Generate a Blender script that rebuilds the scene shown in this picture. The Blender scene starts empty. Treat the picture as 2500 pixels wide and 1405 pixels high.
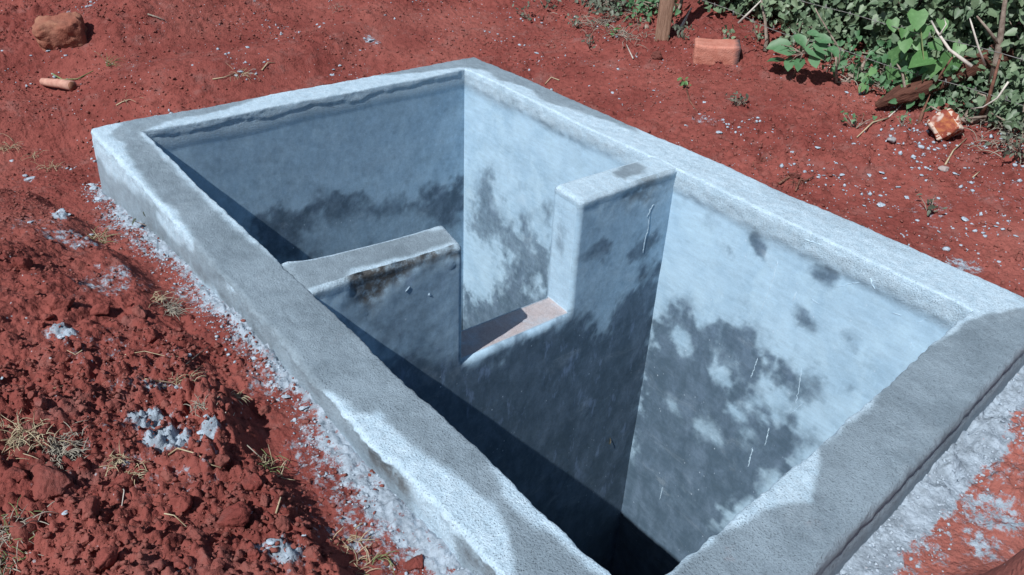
import bpy, math, random
import numpy as np
from mathutils import Matrix, Vector

# ---------------------------------------------------------------- camera
sc = bpy.context.scene
COL = sc.collection
CAM = np.array([-0.85768, -0.60297, 1.37005])
ROT = np.array([[0.78452874, 0.30891239, -0.53766885],
                [-0.61891928, 0.44340202, -0.64833138],
                [0.03812586, 0.84140821, 0.53905346]])
FPX, CX, CY = 1950.3, 1250.0, 702.5
cd = bpy.data.cameras.new('camera')
cam = bpy.data.objects.new('camera', cd)
COL.objects.link(cam)
cd.sensor_width = 36.0
cd.lens = FPX / 2500.0 * 36.0
cd.clip_start = 0.02
cd.clip_end = 500.0
m4 = Matrix([list(ROT[i]) + [CAM[i]] for i in range(3)] + [[0, 0, 0, 1]])
cam.matrix_world = m4
sc.camera = cam

# ---------------------------------------------------------------- light
SUN_TO = Vector((-1.0, -0.2, 1.25)).normalized()      # towards the sun
wd = bpy.data.worlds.new('World')
sc.world = wd
wd.use_nodes = True
nt = wd.node_tree
sky = nt.nodes.new('ShaderNodeTexSky')
sky.sky_type = 'NISHITA'
sky.sun_disc = False
sky.sun_elevation = math.asin(SUN_TO.z)
sky.sun_rotation = math.atan2(SUN_TO.x, SUN_TO.y)
nt.links.new(sky.outputs[0], nt.nodes['Background'].inputs[0])
nt.nodes['Background'].inputs[1].default_value = 0.055
sl = bpy.data.lights.new('sun', 'SUN')
sl.energy = 4.2
sl.angle = math.radians(0.5)
sl.color = (1.0, 0.985, 0.96)
so = bpy.data.objects.new('sun', sl)
COL.objects.link(so)
so.rotation_euler = SUN_TO.to_track_quat('Z', 'Y').to_euler()
so.location = (-3, -1, 5)
sc.view_settings.view_transform = 'Standard'
sc.view_settings.look = 'None'
sc.view_settings.exposure = 0.3
sc.view_settings.gamma = 1.0

rng = np.random.default_rng(11)
random.seed(5)

# ---------------------------------------------------------------- noise
def _hash(ix, iy, iz, seed):
    h = (ix.astype(np.int64) * 374761393 + iy.astype(np.int64) * 668265263
         + iz.astype(np.int64) * 2147483647 + seed * 1274126177) & 0xFFFFFFFF
    h = ((h ^ (h >> 13)) * 1274126177) & 0xFFFFFFFF
    h = ((h ^ (h >> 16)) * 2246822519) & 0xFFFFFFFF
    h = h ^ (h >> 15)
    return (h & 0xFFFFFF) / float(0xFFFFFF)

def vnoise(x, y, z, seed=0):
    x = np.asarray(x, float); y = np.asarray(y, float) + 0 * x; z = np.asarray(z, float) + 0 * x
    ix, iy, iz = np.floor(x), np.floor(y), np.floor(z)
    fx, fy, fz = x - ix, y - iy, z - iz
    u, v, w = [f * f * f * (f * (f * 6 - 15) + 10) for f in (fx, fy, fz)]
    r = 0
    for a in (0, 1):
        for b in (0, 1):
            for c in (0, 1):
                r = r + (u if a else 1 - u) * (v if b else 1 - v) * (w if c else 1 - w) * _hash(ix + a, iy + b, iz + c, seed)
    return r * 2 - 1

def fbm(x, y, z=0.0, f=1.0, oct=4, seed=0, gain=0.5):
    s, a, t = 0, 1.0, 0
    for i in range(oct):
        s = s + a * vnoise(np.asarray(x) * f, np.asarray(y) * f, np.asarray(z) * f + 7.3 * i, seed + i)
        t += a; a *= gain; f *= 2.03
    return s / t

def lumps(x, y, cell, seed, dens=1.0, sharp=0.5):
    """rounded clods: max over random bumps, in units of cell"""
    x = x / cell; y = y / cell
    ix, iy = np.floor(x), np.floor(y)
    out = np.zeros_like(x)
    zz = np.zeros_like(x)
    for a in (-1, 0, 1):
        for b in (-1, 0, 1):
            cx_, cy_ = ix + a, iy + b
            px = cx_ + _hash(cx_, cy_, zz, seed)
            py = cy_ + _hash(cx_, cy_, zz + 1, seed)
            r = 0.25 + 0.6 * _hash(cx_, cy_, zz + 2, seed) ** 1.5
            on = _hash(cx_, cy_, zz + 3, seed) < dens
            an = _hash(cx_, cy_, zz + 4, seed) * 6.28
            dx, dy = x - px, y - py
            ca, sa = np.cos(an), np.sin(an)
            u_ = (dx * ca + dy * sa) / r; v_ = 1.3 * (dy * ca - dx * sa) / r
            d2 = (.55 * np.maximum(np.abs(u_), np.abs(v_)) + .45 * np.hypot(u_, v_)) ** 2
            h = np.where((d2 < 1) & on, r * np.maximum(1 - d2, 0) ** sharp * (1 + .45 * u_), 0)
            out = np.maximum(out, h)
    return out

def sstep(a, b, x):
    t = np.clip((x - a) / (b - a), 0, 1)
    return t * t * (3 - 2 * t)

def poly_sd(px, py, poly):
    """signed distance, positive inside"""
    n = len(poly)
    d = np.full(px.shape, 1e9)
    ins = np.zeros(px.shape, bool)
    for i in range(n):
        x0, y0 = poly[i]; x1, y1 = poly[(i + 1) % n]
        ex, ey = x1 - x0, y1 - y0
        t = np.clip(((px - x0) * ex + (py - y0) * ey) / (ex * ex + ey * ey + 1e-12), 0, 1)
        d = np.minimum(d, np.hypot(px - x0 - t * ex, py - y0 - t * ey))
        c = (y0 > py) != (y1 > py)
        with np.errstate(divide='ignore', invalid='ignore'):
            xi = x0 + (py - y0) * ex / (ey if ey != 0 else 1e-12)
        ins ^= c & (px < xi)
    return np.where(ins, d, -d)

# ---------------------------------------------------------------- view rays onto real surfaces
def ray(u, w):
    return ROT @ np.array([(u - CX) / FPX, -(w - CY) / FPX, -1.0])

def on_plane(u, w, p, n):
    d = ray(u, w)
    t = np.dot(np.array(p) - CAM, n) / np.dot(d, n)
    return CAM + d * t

# ---------------------------------------------------------------- tank plan (metres, z = 0 is the wall top)
IN = [(0.0, 0.0), (1.627, 0.105), (1.675, 2.945), (-0.034, 2.962)]          # d c b a
OUT = [(-0.185, -0.215), (1.862, -0.068), (1.868, 3.115), (-0.218, 3.125)]
DEPTH = -2.8
Y0L, Y0R, Y1L, Y1R = 1.384, 1.369, 1.572, 1.538
XS0, XS1, XP0, XP1, ZS, ZSTUB = 0.560, 0.590, 1.105, 1.116, -0.53, -0.018

# ---------------------------------------------------------------- terrain
HX = [(-3.0, -0.45), (-0.6, -0.42), (0.45, -0.35), (0.59, -0.33), (0.84, -0.36), (1.23, -0.35), (1.58, -0.34), (2.02, -0.31), (2.37, -0.37), (2.75, -0.38), (3.07, -0.44), (3.3, -0.7), (3.6, -1.2), (6, -4)]
def rect_sd(x, y):
    return -poly_sd(x, y, OUT)          # positive outside the tank

def heap_mask(x, y):
    hx = np.interp(y, [p[0] for p in HX], [p[1] for p in HX])
    hx = hx + 0.045 * fbm(x, y, 0, 5.0, 3, 21)
    return hx - x                        # positive inside the heap

def base_h(x, y):
    d = np.maximum(rect_sd(x, y), 0)
    left = np.interp(y, [-1, .3, 1.1, 2.2, 2.8, 3.2, 3.7, 4.4, 6, 8], [-.09, -.085, -.095, -.16, -.24, -.29, -.30, -.19, -.05, .1])
    right = -0.10 + 0.15 * sstep(0.05, 1.3, d) + 0.10 * sstep(1.0, 1.8, d)
    back = np.interp(y, [3, 3.4, 4.2, 5, 6, 8], [-.16, -.15, -.08, .05, .12, .2])
    wl = sstep(0.5, -0.25, x)
    wr = sstep(1.4, 2.0, x)
    wb = sstep(2.9, 3.5, y) * (1 - wl)
    mid = np.full_like(x, -0.11)
    h = mid * (1 - wl) + left * wl
    h = h * (1 - wr) + right * wr
    h = h * (1 - wb) + (back * (1 - wr) + (0.5 * back + 0.5 * right) * wr) * wb
    # unseen mound added right of the view to cast shade on the ground
    h = h + 0.50 * np.exp(-(((x - .60) / .15) ** 2 + ((y + .555) / .135) ** 2) ** 1.3)
    m = heap_mask(x, y)
    hp = 0.085 * sstep(0, 0.12, m) + 0.13 * sstep(0.08, 0.6, m)
    h = h + hp * (0.85 + 0.45 * fbm(x, y, 0, 2.6, 3, 5))
    # low ridges of thrown soil behind the back wall
    rid = np.exp(-((y - 3.95 - .12 * x + 0.2 * np.sin(x * 1.7)) / 0.22) ** 2) * 0.09
    rid += np.exp(-((y - 4.9 - .2 * x + 0.25 * np.sin(x * 1.3 + 1)) / 0.3) ** 2) * 0.12
    h = h + rid * sstep(3.3, 3.8, y) * sstep(2.6, 1.4, x)
    return h

def clumpy(x, y):
    m = heap_mask(x, y)
    c = sstep(0.0, 0.12, m) * (0.28 + 0.85 * sstep(1.9, .9, y) + 0.0 * x)
    c2 = 0.34 * sstep(4.3, 5.0, y) + 0.20 + .26 * sstep(-.2, .35, fbm(x, y, 0, 1.6, 3, 35))
    c3 = 0.42 * sstep(2.1, 2.8, x)
    c3 = np.maximum(c3, 0.42 * sstep(0.25, 0.03, np.abs(rect_sd(x, y) - 0.08)) * sstep(1.7, 1.9, x))
    return np.maximum(np.maximum(c, c2), c3) * sstep(-0.10, 0.05, y + 0.4 - 0.6 * sstep(0, .5, -x))

def terrain(x, y, fine=True):
    x = np.asarray(x, float); y = np.asarray(y, float)
    far = sstep(9, 14, np.hypot(x - 1, y - 2))
    h = base_h(x, y)
    c = clumpy(x, y)
    h = h + 0.018 * fbm(x, y, 0, 1.7, 3, 31) * (0.4 + c) + .012 * fbm(x, y, 0, 5, 3, 33) * sstep(-.1, .3, y)
    wx = x + 0.016 * fbm(x, y, 0, 24, 4, 91, .6); wy = y + 0.016 * fbm(x, y, 3, 24, 4, 95, .6)
    gate = sstep(-0.25, 0.35, fbm(x, y, 0, 4, 3, 41))
    h = h + c * gate * 0.06 * lumps(wx, wy, 0.13, 1, .45)
    if fine:
        h = h + c * 0.045 * lumps(wx, wy, 0.062, 2, .6) * (0.12 + 0.95 * gate)
        h = h + (0.3 * c * (.45 + .7 * gate) + 0.03) * 0.075 * lumps(wx, wy, 0.03, 3, .8)
        h = h + (0.75 * c + 0.16) * 0.022 * lumps(x, y, 0.014, 4, .85)
        h = h + (0.005 * c + 0.0018) * fbm(x, y, 0, 45, 4, 51, 0.6)
    return h * (1 - far)

def at(u, w, up=0.0):
    """the point of the ground seen at this place of the photograph"""
    d = ray(u, w)
    t = np.arange(0.6, 12, 0.006)
    P = CAM[None] + d[None] * t[:, None]
    b = P[:, 2] - terrain(P[:, 0], P[:, 1], False)
    i = int(np.argmax(b < 0)) if (b < 0).any() else len(t) - 1
    p = P[i]
    return np.array([p[0], p[1], float(terrain(p[0:1], p[1:2])[0]) + up])

def gz(x, y):
    return float(terrain(np.array([x]), np.array([y]))[0])

# ---------------------------------------------------------------- mesh helpers
def mesh_np(name, V, F, mat=None, smooth=True, attrs=None):
    V = np.asarray(V, np.float32)
    me = bpy.data.meshes.new(name)
    if isinstance(F, np.ndarray):
        n, k = F.shape
        me.vertices.add(len(V)); me.vertices.foreach_set('co', V.ravel())
        me.loops.add(n * k); me.loops.foreach_set('vertex_index', F.astype(np.int32).ravel())
        me.polygons.add(n)
        me.polygons.foreach_set('loop_start', np.arange(0, n * k, k, dtype=np.int32))
        me.update(calc_edges=True)
    else:
        me.from_pydata([tuple(v) for v in V.tolist()], [], F)
        me.update()
    me.validate(verbose=False)
    if smooth:
        me.polygons.foreach_set('use_smooth', np.ones(len(me.polygons), bool))
    for k, a in (attrs or {}).items():
        at_ = me.attributes.new(k, 'FLOAT', 'POINT')
        at_.data.foreach_set('value', np.asarray(a, np.float32))
    if mat: me.materials.append(mat)
    return me

def link(name, me, parent=None, loc=None):
    o = bpy.data.objects.new(name, me)
    COL.objects.link(o)
    if parent is not None: o.parent = parent
    if loc is not None: o.location = loc
    return o

def tag(o, label=None, cat=None, group=None, kind=None):
    if label: o['label'] = label
    if cat: o['category'] = cat
    if group: o['group'] = group
    if kind: o['kind'] = kind
    return o

class MB:
    def __init__(s): s.V = []; s.F = []; s.n = 0
    def add(s, V, F):
        V = np.asarray(V, float)
        s.V.append(V); s.F += [[i + s.n for i in f] for f in F]; s.n += len(V)
    def tube(s, pts, rad, seg=7, cap=True, flat=1.0, rough=0.0):
        pts = [np.array(p, float) for p in pts]
        n = len(pts)
        if not hasattr(rad, '__len__'): rad = [rad] * n
        V = []
        up = np.array([0.31, 0.2, 0.93])
        for i in range(n):
            t = pts[min(i + 1, n - 1)] - pts[max(i - 1, 0)]
            t /= np.linalg.norm(t) + 1e-9
            a = np.cross(t, up); 
            if np.linalg.norm(a) < 1e-3: a = np.cross(t, [1, 0, 0])
            a /= np.linalg.norm(a); b = np.cross(t, a)
            for k in range(seg):
                an = 2 * math.pi * k / seg
                r = rad[i] * (1 + rough * (random.random() - .5))
                V.append(pts[i] + r * (math.cos(an) * a + flat * math.sin(an) * b))
        F = []
        for i in range(n - 1):
            for k in range(seg):
                F.append([i * seg + k, i * seg + (k + 1) % seg, (i + 1) * seg + (k + 1) % seg, (i + 1) * seg + k])
        if cap:
            F.append(list(range(seg))[::-1]); F.append([(n - 1) * seg + k for k in range(seg)])
        s.add(V, F)
    def build(s, name, mat, parent=None, smooth=True, loc=None):
        V = np.concatenate(s.V)
        me = mesh_np(name, V, s.F, mat, smooth)
        return link(name, me, parent, loc)

# ---------------------------------------------------------------- material helpers
class N:
    def __init__(s, name, rough=0.8, spec=0.3):
        s.m = bpy.data.materials.new(name); s.m.use_nodes = True
        s.t = s.m.node_tree; s.b = s.t.nodes['Principled BSDF']
        s.b.inputs['Roughness'].default_value = rough
        s.b.inputs['Specular IOR Level'].default_value = spec
        s._co = None
    def nd(s, typ, **kw):
        n = s.t.nodes.new(typ)
        for k, v in kw.items(): setattr(n, k, v)
        return n
    def put(s, sock, v):
        if isinstance(v, bpy.types.NodeSocket): s.t.links.new(v, sock)
        elif v is not None: sock.default_value = v
    def obj(s):
        if s._co is None: s._co = s.nd('ShaderNodeTexCoord').outputs['Object']
        return s._co
    def pos(s): return s.nd('ShaderNodeNewGeometry').outputs['Position']
    def attr(s, n): return s.nd('ShaderNodeAttribute', attribute_name=n).outputs['Fac']
    def scale(s, vec, xyz):
        n = s.nd('ShaderNodeMapping'); s.put(n.inputs[0], vec); n.inputs['Scale'].default_value = xyz
        return n.outputs[0]
    def noise(s, sc_, det=4, ro=.55, vec=None, dist=0.0):
        n = s.nd('ShaderNodeTexNoise'); s.put(n.inputs['Vector'], vec if vec is not None else s.obj())
        n.inputs['Scale'].default_value = sc_; n.inputs['Detail'].default_value = det
        n.inputs['Roughness'].default_value = ro; n.inputs['Distortion'].default_value = dist
        return n.outputs['Fac']
    def vor(s, sc_, vec=None, feat='F1', out='Distance', rnd=1.0):
        n = s.nd('ShaderNodeTexVoronoi', feature=feat); s.put(n.inputs['Vector'], vec if vec is not None else s.obj())
        n.inputs['Scale'].default_value = sc_; n.inputs['Randomness'].default_value = rnd
        return n.outputs[out]
    def math(s, op, a, b=None, c=None, clamp=False):
        n = s.nd('ShaderNodeMath', operation=op, use_clamp=clamp)
        s.put(n.inputs[0], a); s.put(n.inputs[1], b); s.put(n.inputs[2], c)
        return n.outputs[0]
    def rng(s, v, a, b, c=0.0, d=1.0, smooth=True):
        n = s.nd('ShaderNodeMapRange', interpolation_type='SMOOTHSTEP' if smooth else 'LINEAR')
        s.put(n.inputs[0], v)
        for i, k in enumerate((a, b, c, d)): n.inputs[i + 1].default_value = k
        return n.outputs[0]
    def mix(s, f, a, b, mode='MIX'):
        n = s.nd('ShaderNodeMix', data_type='RGBA', blend_type=mode)
        s.put(n.inputs[0], f)
        for k, v in ((6, a), (7, b)):
            s.put(n.inputs[k], (v[0], v[1], v[2], 1) if isinstance(v, tuple) else v)
        return n.outputs[2]
    def sep(s, v, i):
        n = s.nd('ShaderNodeSeparateXYZ'); s.put(n.inputs[0], v); return n.outputs[i]
    def color(s, v): s.put(s.b.inputs['Base Color'], (v[0], v[1], v[2], 1) if isinstance(v, tuple) else v)
    def bump(s, h, strength=.5, dist=.01):
        n = s.nd('ShaderNodeBump'); s.put(n.inputs['Height'], h)
        s.put(n.inputs['Strength'], strength); n.inputs['Distance'].default_value = dist
        s.put(s.b.inputs['Normal'], n.outputs[0])

# concrete of the tank: attributes wet (damp stain, plus dimness painted on grazed faces), grain (sandy render), brown (soil stained face, dark broken render), dust
def concrete_mat():
    k = N('cement_render', 0.85, 0.25)
    wet_dim, grain, brown, smear = k.attr('wet_dim'), k.attr('grain'), k.attr('brown'), k.attr('smear')
    blot = k.noise(9, 4, .65, dist=.3)
    fine = k.noise(220, 3, .7)
    mid = k.noise(28, 5, .65)
    grit = k.noise(170, 3, .75)
    big = k.noise(4.5, 5, .65, dist=.3)
    stretch = k.scale(k.obj(), (1, .9, .6))
    streak = k.noise(11, 6, .68, vec=stretch, dist=.25)
    dryc = k.mix(k.rng(big, .3, .7), (.31, .465, .60), (.40, .57, .71))
    dryc = k.mix(k.math('MULTIPLY', k.rng(streak, .45, .72), k.math('SUBTRACT', 1.0, grain)), dryc, (.40, .57, .70))
    dryc = k.mix(k.math('MULTIPLY', grain, .75), dryc, k.mix(k.rng(mid, .35, .65), (.42, .56, .67), (.52, .66, .77)))
    w = k.math('ADD', wet_dim, k.math('ADD', k.math('MULTIPLY', k.math('SUBTRACT', mid, .5), .5), k.math('MULTIPLY', k.math('SUBTRACT', blot, .5), .5)))
    w = k.math('ADD', w, k.math('MULTIPLY', k.math('SUBTRACT', fine, .5), k.math('MULTIPLY', grain, .25)))
    w = k.math('MULTIPLY', k.rng(w, .02, 1.02), k.rng(wet_dim, 0.0, 0.2))
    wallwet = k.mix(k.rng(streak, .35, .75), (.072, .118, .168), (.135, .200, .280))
    wallwet = k.mix(k.math('MULTIPLY', smear, k.rng(k.noise(20, 4, .6, vec=k.scale(k.obj(), (1, 1, .38))), .56, .72, 0, .75)), wallwet, (.20, .29, .44))
    topwet = k.mix(k.rng(big, .3, .7), (.170, .226, .275), (.25, .325, .39))
    topwet = k.mix(k.rng(grit, .5, .75, 0, .45), topwet, (.12, .15, .16))
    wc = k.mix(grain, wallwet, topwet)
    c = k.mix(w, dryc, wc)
    c = k.mix(k.math('MULTIPLY', brown, k.rng(mid, .2, .6)), c, (.075, .075, .075))
    pinkf = k.attr('pink')
    c = k.mix(k.math('MULTIPLY', pinkf, k.rng(blot, .25, .6, .5, 1)), c, (.40, .36, .37))
    # pale and dark trowel sweeps
    sw = k.noise(3.2, 5, .7, vec=k.scale(k.obj(), (1, 1, 2.2)), dist=.6)
    c = k.mix(k.rng(sw, .55, .8, 0, .25), c, (.50, .60, .68))
    c = k.mix(k.rng(sw, .45, .22, 0, .22), c, (.10, .15, .18))
    # sand grains and little pits in the rough render
    pit = k.rng(k.vor(150), .10, .28)
    c = k.mix(k.math('MULTIPLY', k.math('SUBTRACT', 1.0, pit), k.math('MULTIPLY', grain, .15)), c, (.09, .11, .12))
    # sand grain, pores and float marks
    tone = k.math('ADD', k.math('MULTIPLY', k.math('SUBTRACT', grit, .5), k.math('ADD', k.math('MULTIPLY', grain, .55), .35)), 1.0)
    flo = k.noise(55, 4, .7, vec=k.scale(k.obj(), (1, .25, 1)))
    tone = k.math('ADD', tone, k.math('MULTIPLY', k.math('SUBTRACT', flo, .5), .5))
    tn = k.nd('ShaderNodeCombineColor'); [k.put(tn.inputs[i], tone) for i in range(3)]
    c = k.mix(1.0, c, tn.outputs[0], 'MULTIPLY')
    dirt = k.rng(k.noise(6, 6, .75), .62, .78, 0, .28)
    c = k.mix(k.math('MULTIPLY', dirt, grain), c, (.26, .15, .13))
    # lime flecks and splashes on the trowelled faces
    fl = k.math('ADD', k.vor(30, vec=k.scale(k.obj(), (1.0, 1.0, .8))), k.math('MULTIPLY', k.math('SUBTRACT', fine, .5), .12))
    flc = k.math('MULTIPLY', k.rng(fl, .12, .05), k.rng(k.noise(6, 2), .50, .62))
    c = k.mix(k.math('MULTIPLY', flc, k.math('SUBTRACT', .75, k.math('MULTIPLY', grain, .75))), c, (.5, .62, .75))
    k.color(c)
    k.put(k.b.inputs['Roughness'], k.rng(w, 0, 1, .92, .72))
    hb = k.math('MULTIPLY', k.math('ADD', k.math('MULTIPLY', fine, .5), k.math('MULTIPLY', pit, .45)), k.math('ADD', k.math('MULTIPLY', grain, .9), .08))
    hb = k.math('ADD', hb, k.math('MULTIPLY', k.math('MULTIPLY', grit, grain), .8))
    hb = k.math('ADD', hb, k.math('MULTIPLY', streak, .30))
    hb = k.math('ADD', hb, k.math('MULTIPLY', k.math('MULTIPLY', mid, grain), .5))
    k.bump(hb, .95, .006)
    return k.m

def soil_mat(name='red_soil', ground=True, tone=1.0):
    k = N(name, 0.95, 0.1)
    P = k.pos()
    a = k.noise(2.2, 5, .6, vec=P); b = k.noise(24, 5, .65, vec=P); f = k.noise(170, 4, .7, vec=P)
    c1 = tuple(v * tone for v in (.170, .044, .038)); c2 = tuple(v * tone for v in (.250, .075, .063)); c3 = tuple(v * tone for v in (.080, .022, .018))
    c = k.mix(k.rng(a, .3, .7), c1, c2)
    c = k.mix(k.rng(b, .48, .70, 0, .6), c, c3)
    c = k.mix(k.rng(f, .6, .8, 0, .45), c, (.27, .095, .075))
    c = k.mix(k.rng(k.noise(7, 5, .7, vec=P), .52, .72, 0, .6), c, (.235, .115, .105))
    if not ground:
        rr = k.nd('ShaderNodeObjectInfo').outputs['Random']
        c = k.mix(k.rng(rr, .35, 1, 0, .55), c, tuple(v * tone for v in (.24, .10, .085)))
    if ground:
        dustn = k.noise(38, 4, .7, vec=P)
        pale = k.attr('pale')
        c = k.mix(k.math('MULTIPLY', pale, .8), c, (.42, .17, .14))
        cem = k.attr('cem')
        w = k.math('ADD', cem, k.math('MULTIPLY', k.math('SUBTRACT', dustn, .5), 1.7))
        w = k.math('ADD', w, k.math('MULTIPLY', k.math('SUBTRACT', f, .5), .7))
        w = k.math('MULTIPLY', k.rng(w, .38, .72), k.rng(cem, .02, .2))
        cc = k.mix(k.rng(b, .35, .65), (.22, .27, .325), (.36, .44, .525))
        c = k.mix(w, c, cc)
        # scattered lime flecks
        sp = k.vor(95, vec=P); col = k.vor(95, vec=P, out='Color')
        on = k.rng(k.sep(col, 0), .974, .976)
        reg = k.math('MULTIPLY', k.rng(k.noise(1.9, 3, vec=P), .40, .58), .9)
        c = k.mix(k.math('MULTIPLY', k.math('MULTIPLY', k.rng(sp, .38, .2), on), reg), c, (.45, .47, .52))
    k.color(c)
    cr = k.vor(85, vec=P)
    hb = k.math('ADD', k.math('MULTIPLY', f, .55), k.math('MULTIPLY', b, .9))
    hb = k.math('ADD', hb, k.math('MULTIPLY', cr, -.5))
    k.bump(hb, .75, .009)
    return k.m

def plain_mat(name, c1, c2, sc_=30, rough=.8, spec=.25, bump=.4, dist=.004, stretch=None, world=False):
    k = N(name, rough, spec)
    v = k.scale(k.obj(), stretch) if stretch else k.pos() if world else None
    n = k.noise(sc_, 5, .6, vec=v)
    k.color(k.mix(k.rng(n, .3, .7), c1, c2))
    k.bump(n, bump, dist)
    return k.m

def leaf_mat(name, cols, trans=.25):
    k = N(name, .48, .45)
    r = k.attr('rnd')
    c = k.mix(k.rng(r, 0, .5, smooth=False), cols[0], cols[1])
    c = k.mix(k.rng(r, .5, 1, smooth=False), c, cols[2])
    n = k.noise(60, 3)
    c = k.mix(k.rng(n, .4, .8, 0, .35), c, tuple(v * 1.5 for v in cols[2]))
    k.color(c)
    tr = k.nd('ShaderNodeBsdfTranslucent'); k.put(tr.inputs[0], c)
    mx = k.nd('ShaderNodeMixShader'); mx.inputs[0].default_value = trans
    k.t.links.new(k.b.outputs[0], mx.inputs[1]); k.t.links.new(tr.outputs[0], mx.inputs[2])
    k.t.links.new(mx.outputs[0], k.t.nodes['Material Output'].inputs[0])
    return k.m

M = {}
M['concrete'] = concrete_mat()
M['soil'] = soil_mat()
M['clod'] = soil_mat('clod_soil', False, 1.0)
M['clod_dark'] = soil_mat('dark_clod_soil', False, .62)
M['mortar'] = plain_mat('dry_mortar', (.26, .32, .39), (.46, .55, .64), 120, .9, .1, .9, .006, world=True)
M['straw'] = plain_mat('straw', (.30, .24, .15), (.48, .42, .30), 20, .8, .2, .1)
M['grey_straw'] = plain_mat('grey_straw', (.20, .18, .15), (.36, .34, .29), 20, .8, .2, .1)
M['green_blade'] = plain_mat('green_blade', (.10, .15, .06), (.22, .26, .12), 20, .7, .3, .1)
M['twig'] = plain_mat('twig_bark', (.16, .12, .10), (.32, .27, .23), 40, .85, .2, .5)
M['pale_twig'] = plain_mat('pale_twig', (.40, .37, .34), (.58, .55, .50), 40, .8, .2, .3)
M['root'] = plain_mat('root_bark', (.10, .05, .04), (.22, .11, .08), 40, .9, .1, .5)
M['leaf'] = leaf_mat('hedge_leaf', [(.045, .085, .050), (.10, .165, .095), (.20, .275, .17)], .18)
M['leaf_grey'] = leaf_mat('grey_leaf', [(.05, .06, .045), (.09, .11, .08), (.14, .17, .13)], .18)
M['leaf_bright'] = leaf_mat('bright_leaf', [(.07, .17, .06), (.10, .24, .08), (.16, .32, .13)], .35)
M['leaf_mid'] = leaf_mat('seedling_leaf', [(.05, .13, .06), (.075, .19, .085), (.12, .25, .13)], .3)
exec_order = 'setting first'
#@@PART2
# ================================================================ GROUND
def axis(segs):
    out = [segs[0][0]]
    for a, b, st in segs:
        n = max(1, int(round((b - a) / st)))
        out += list(np.linspace(a, b, n + 1)[1:])
    return np.array(out)
gx = axis([(-60, -12, 6), (-12, -4, 1), (-4, -1.9, .15), (-1.9, -1.15, .02), (-1.15, -.15, .0048), (-.15, 1.9, .011), (1.9, 3.3, .0085), (3.3, 5.2, .025), (5.2, 9, .12), (9, 16, 1), (16, 70, 6)])
gy = axis([(-60, -12, 6), (-12, -3, 1), (-3, -.8, .06), (-.8, -.5, .012), (-.5, 1.9, .0055), (1.9, 3.6, .008), (3.6, 6.3, .012), (6.3, 9, .06), (9, 16, 1), (16, 70, 6)])
X, Y = np.meshgrid(gx, gy, indexing='ij')
Z = terrain(X, Y)
SD = rect_sd(X, Y)
BLOB = [  # lime and mortar stains on the soil: place, radius (m), strength
    (150, 525, .05, .8), (75, 438, .05, .7), (160, 820, .035, .9), (375, 1035, .05, .9), (410, 1085, .055, 1), (520, 1078, .03, .9),
    (265, 690, .13, .45), (180, 590, .13, .5), (60, 560, .06, .4), (905, 100, .06, .5), (700, 1355, .05, .9), (460, 1100, .03, .7),
    (1720, 300, .09, .45), (2350, 650, .09, .55), (1440, 150, .12, .22), (2280, 520, .12, .3), (330, 550, .06, .6), (130, 820, .03, .6),
    (2060, 1260, .10, .55), (2250, 1330, .05, .6), (2130, 1370, .05, .5), (2420, 1260, .10, .6), (640, 1345, .03, .6), (2400, 1330, .08, .55),
    (600, 170, .08, .25), (380, 955, .05, .5), (790, 940, .04, .5), (640, 800, .04, .6), (860, 1180, .06, .7), (1000, 1310, .07, .6)]
cem = np.zeros_like(X)
for u, w, r, s in BLOB:
    p = at(u, w)
    cem = np.maximum(cem, s * sstep(1.25, .35, np.hypot(X - p[0], Y - p[1]) / r + .45 * fbm(X, Y, 0, 14, 2, 61)))
inl = sstep(-.12, -.18, X) * sstep(3.3, 3.0, Y)
wob = fbm(X, Y, 0, 6, 4, 71)
wid = np.interp(Y, [-.3, .2, .6, 1.0, 1.5, 2.0, 2.6, 3.1], [.15, .14, .11, .075, .055, .06, .09, .05])
cem = np.maximum(cem, inl * .8 * sstep(1.25, .35, SD / wid + .55 * wob))
cem = np.maximum(cem, inl * .50 * sstep(2.6, .7, SD / wid + .9 * wob))
nearm = sstep(-.02, -.07, Y) * sstep(-.3, .0, X)
cem = np.maximum(cem, nearm * 1.05 * sstep(1.2, .55, SD / .11 + .5 * wob))
cem = np.maximum(cem, nearm * .38 * sstep(2.6, .9, SD / .13 + .7 * wob))
cem = np.maximum(cem, .25 * sstep(.10, .0, SD) * sstep(1.8, 1.9, X))
# spilt mortar has body of its own
cem = np.maximum(cem, .30 * sstep(-.1, .5, fbm(X, Y, 0, 3.3, 3, 79)) * sstep(-.2, -.3, X) * sstep(3.6, 2.6, Y))
cem = np.maximum(cem, .27 * sstep(.0, .5, fbm(X, Y, 0, 2.6, 3, 83)) * sstep(1.9, 2.0, X) * sstep(1.9, 1.2, Y))
spill = sstep(.55, .95, cem)
Z = Z + spill * (.003 + .010 * lumps(X, Y, .022, 81, .8) + .012 * lumps(X, Y, .05, 82, .5)) * (inl + .08 * (1 - inl))
pale = np.maximum(nearm * .55, .22 * sstep(.3, .8, fbm(X, Y, 0, 1.3, 3, 77) + .35))
idx = np.arange(X.size).reshape(X.shape)
inside = SD < -.05
hole = inside[:-1, :-1] & inside[1:, :-1] & inside[:-1, 1:] & inside[1:, 1:]
Q = np.stack([idx[:-1, :-1], idx[1:, :-1], idx[1:, 1:], idx[:-1, 1:]], -1)[~hole]
V = np.stack([X, Y, Z], -1).reshape(-1, 3)
used = np.zeros(len(V), bool); used[Q.ravel()] = True
remap = np.cumsum(used) - 1
me = mesh_np('soil_ground', V[used], remap[Q], M['soil'], True, {'cem': cem.ravel()[used], 'pale': pale.ravel()[used]})
tag(link('ground', me), 'bare red soil sloping round the concrete tank', None, None, 'structure')
del X, Y, Z, V, Q

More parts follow.
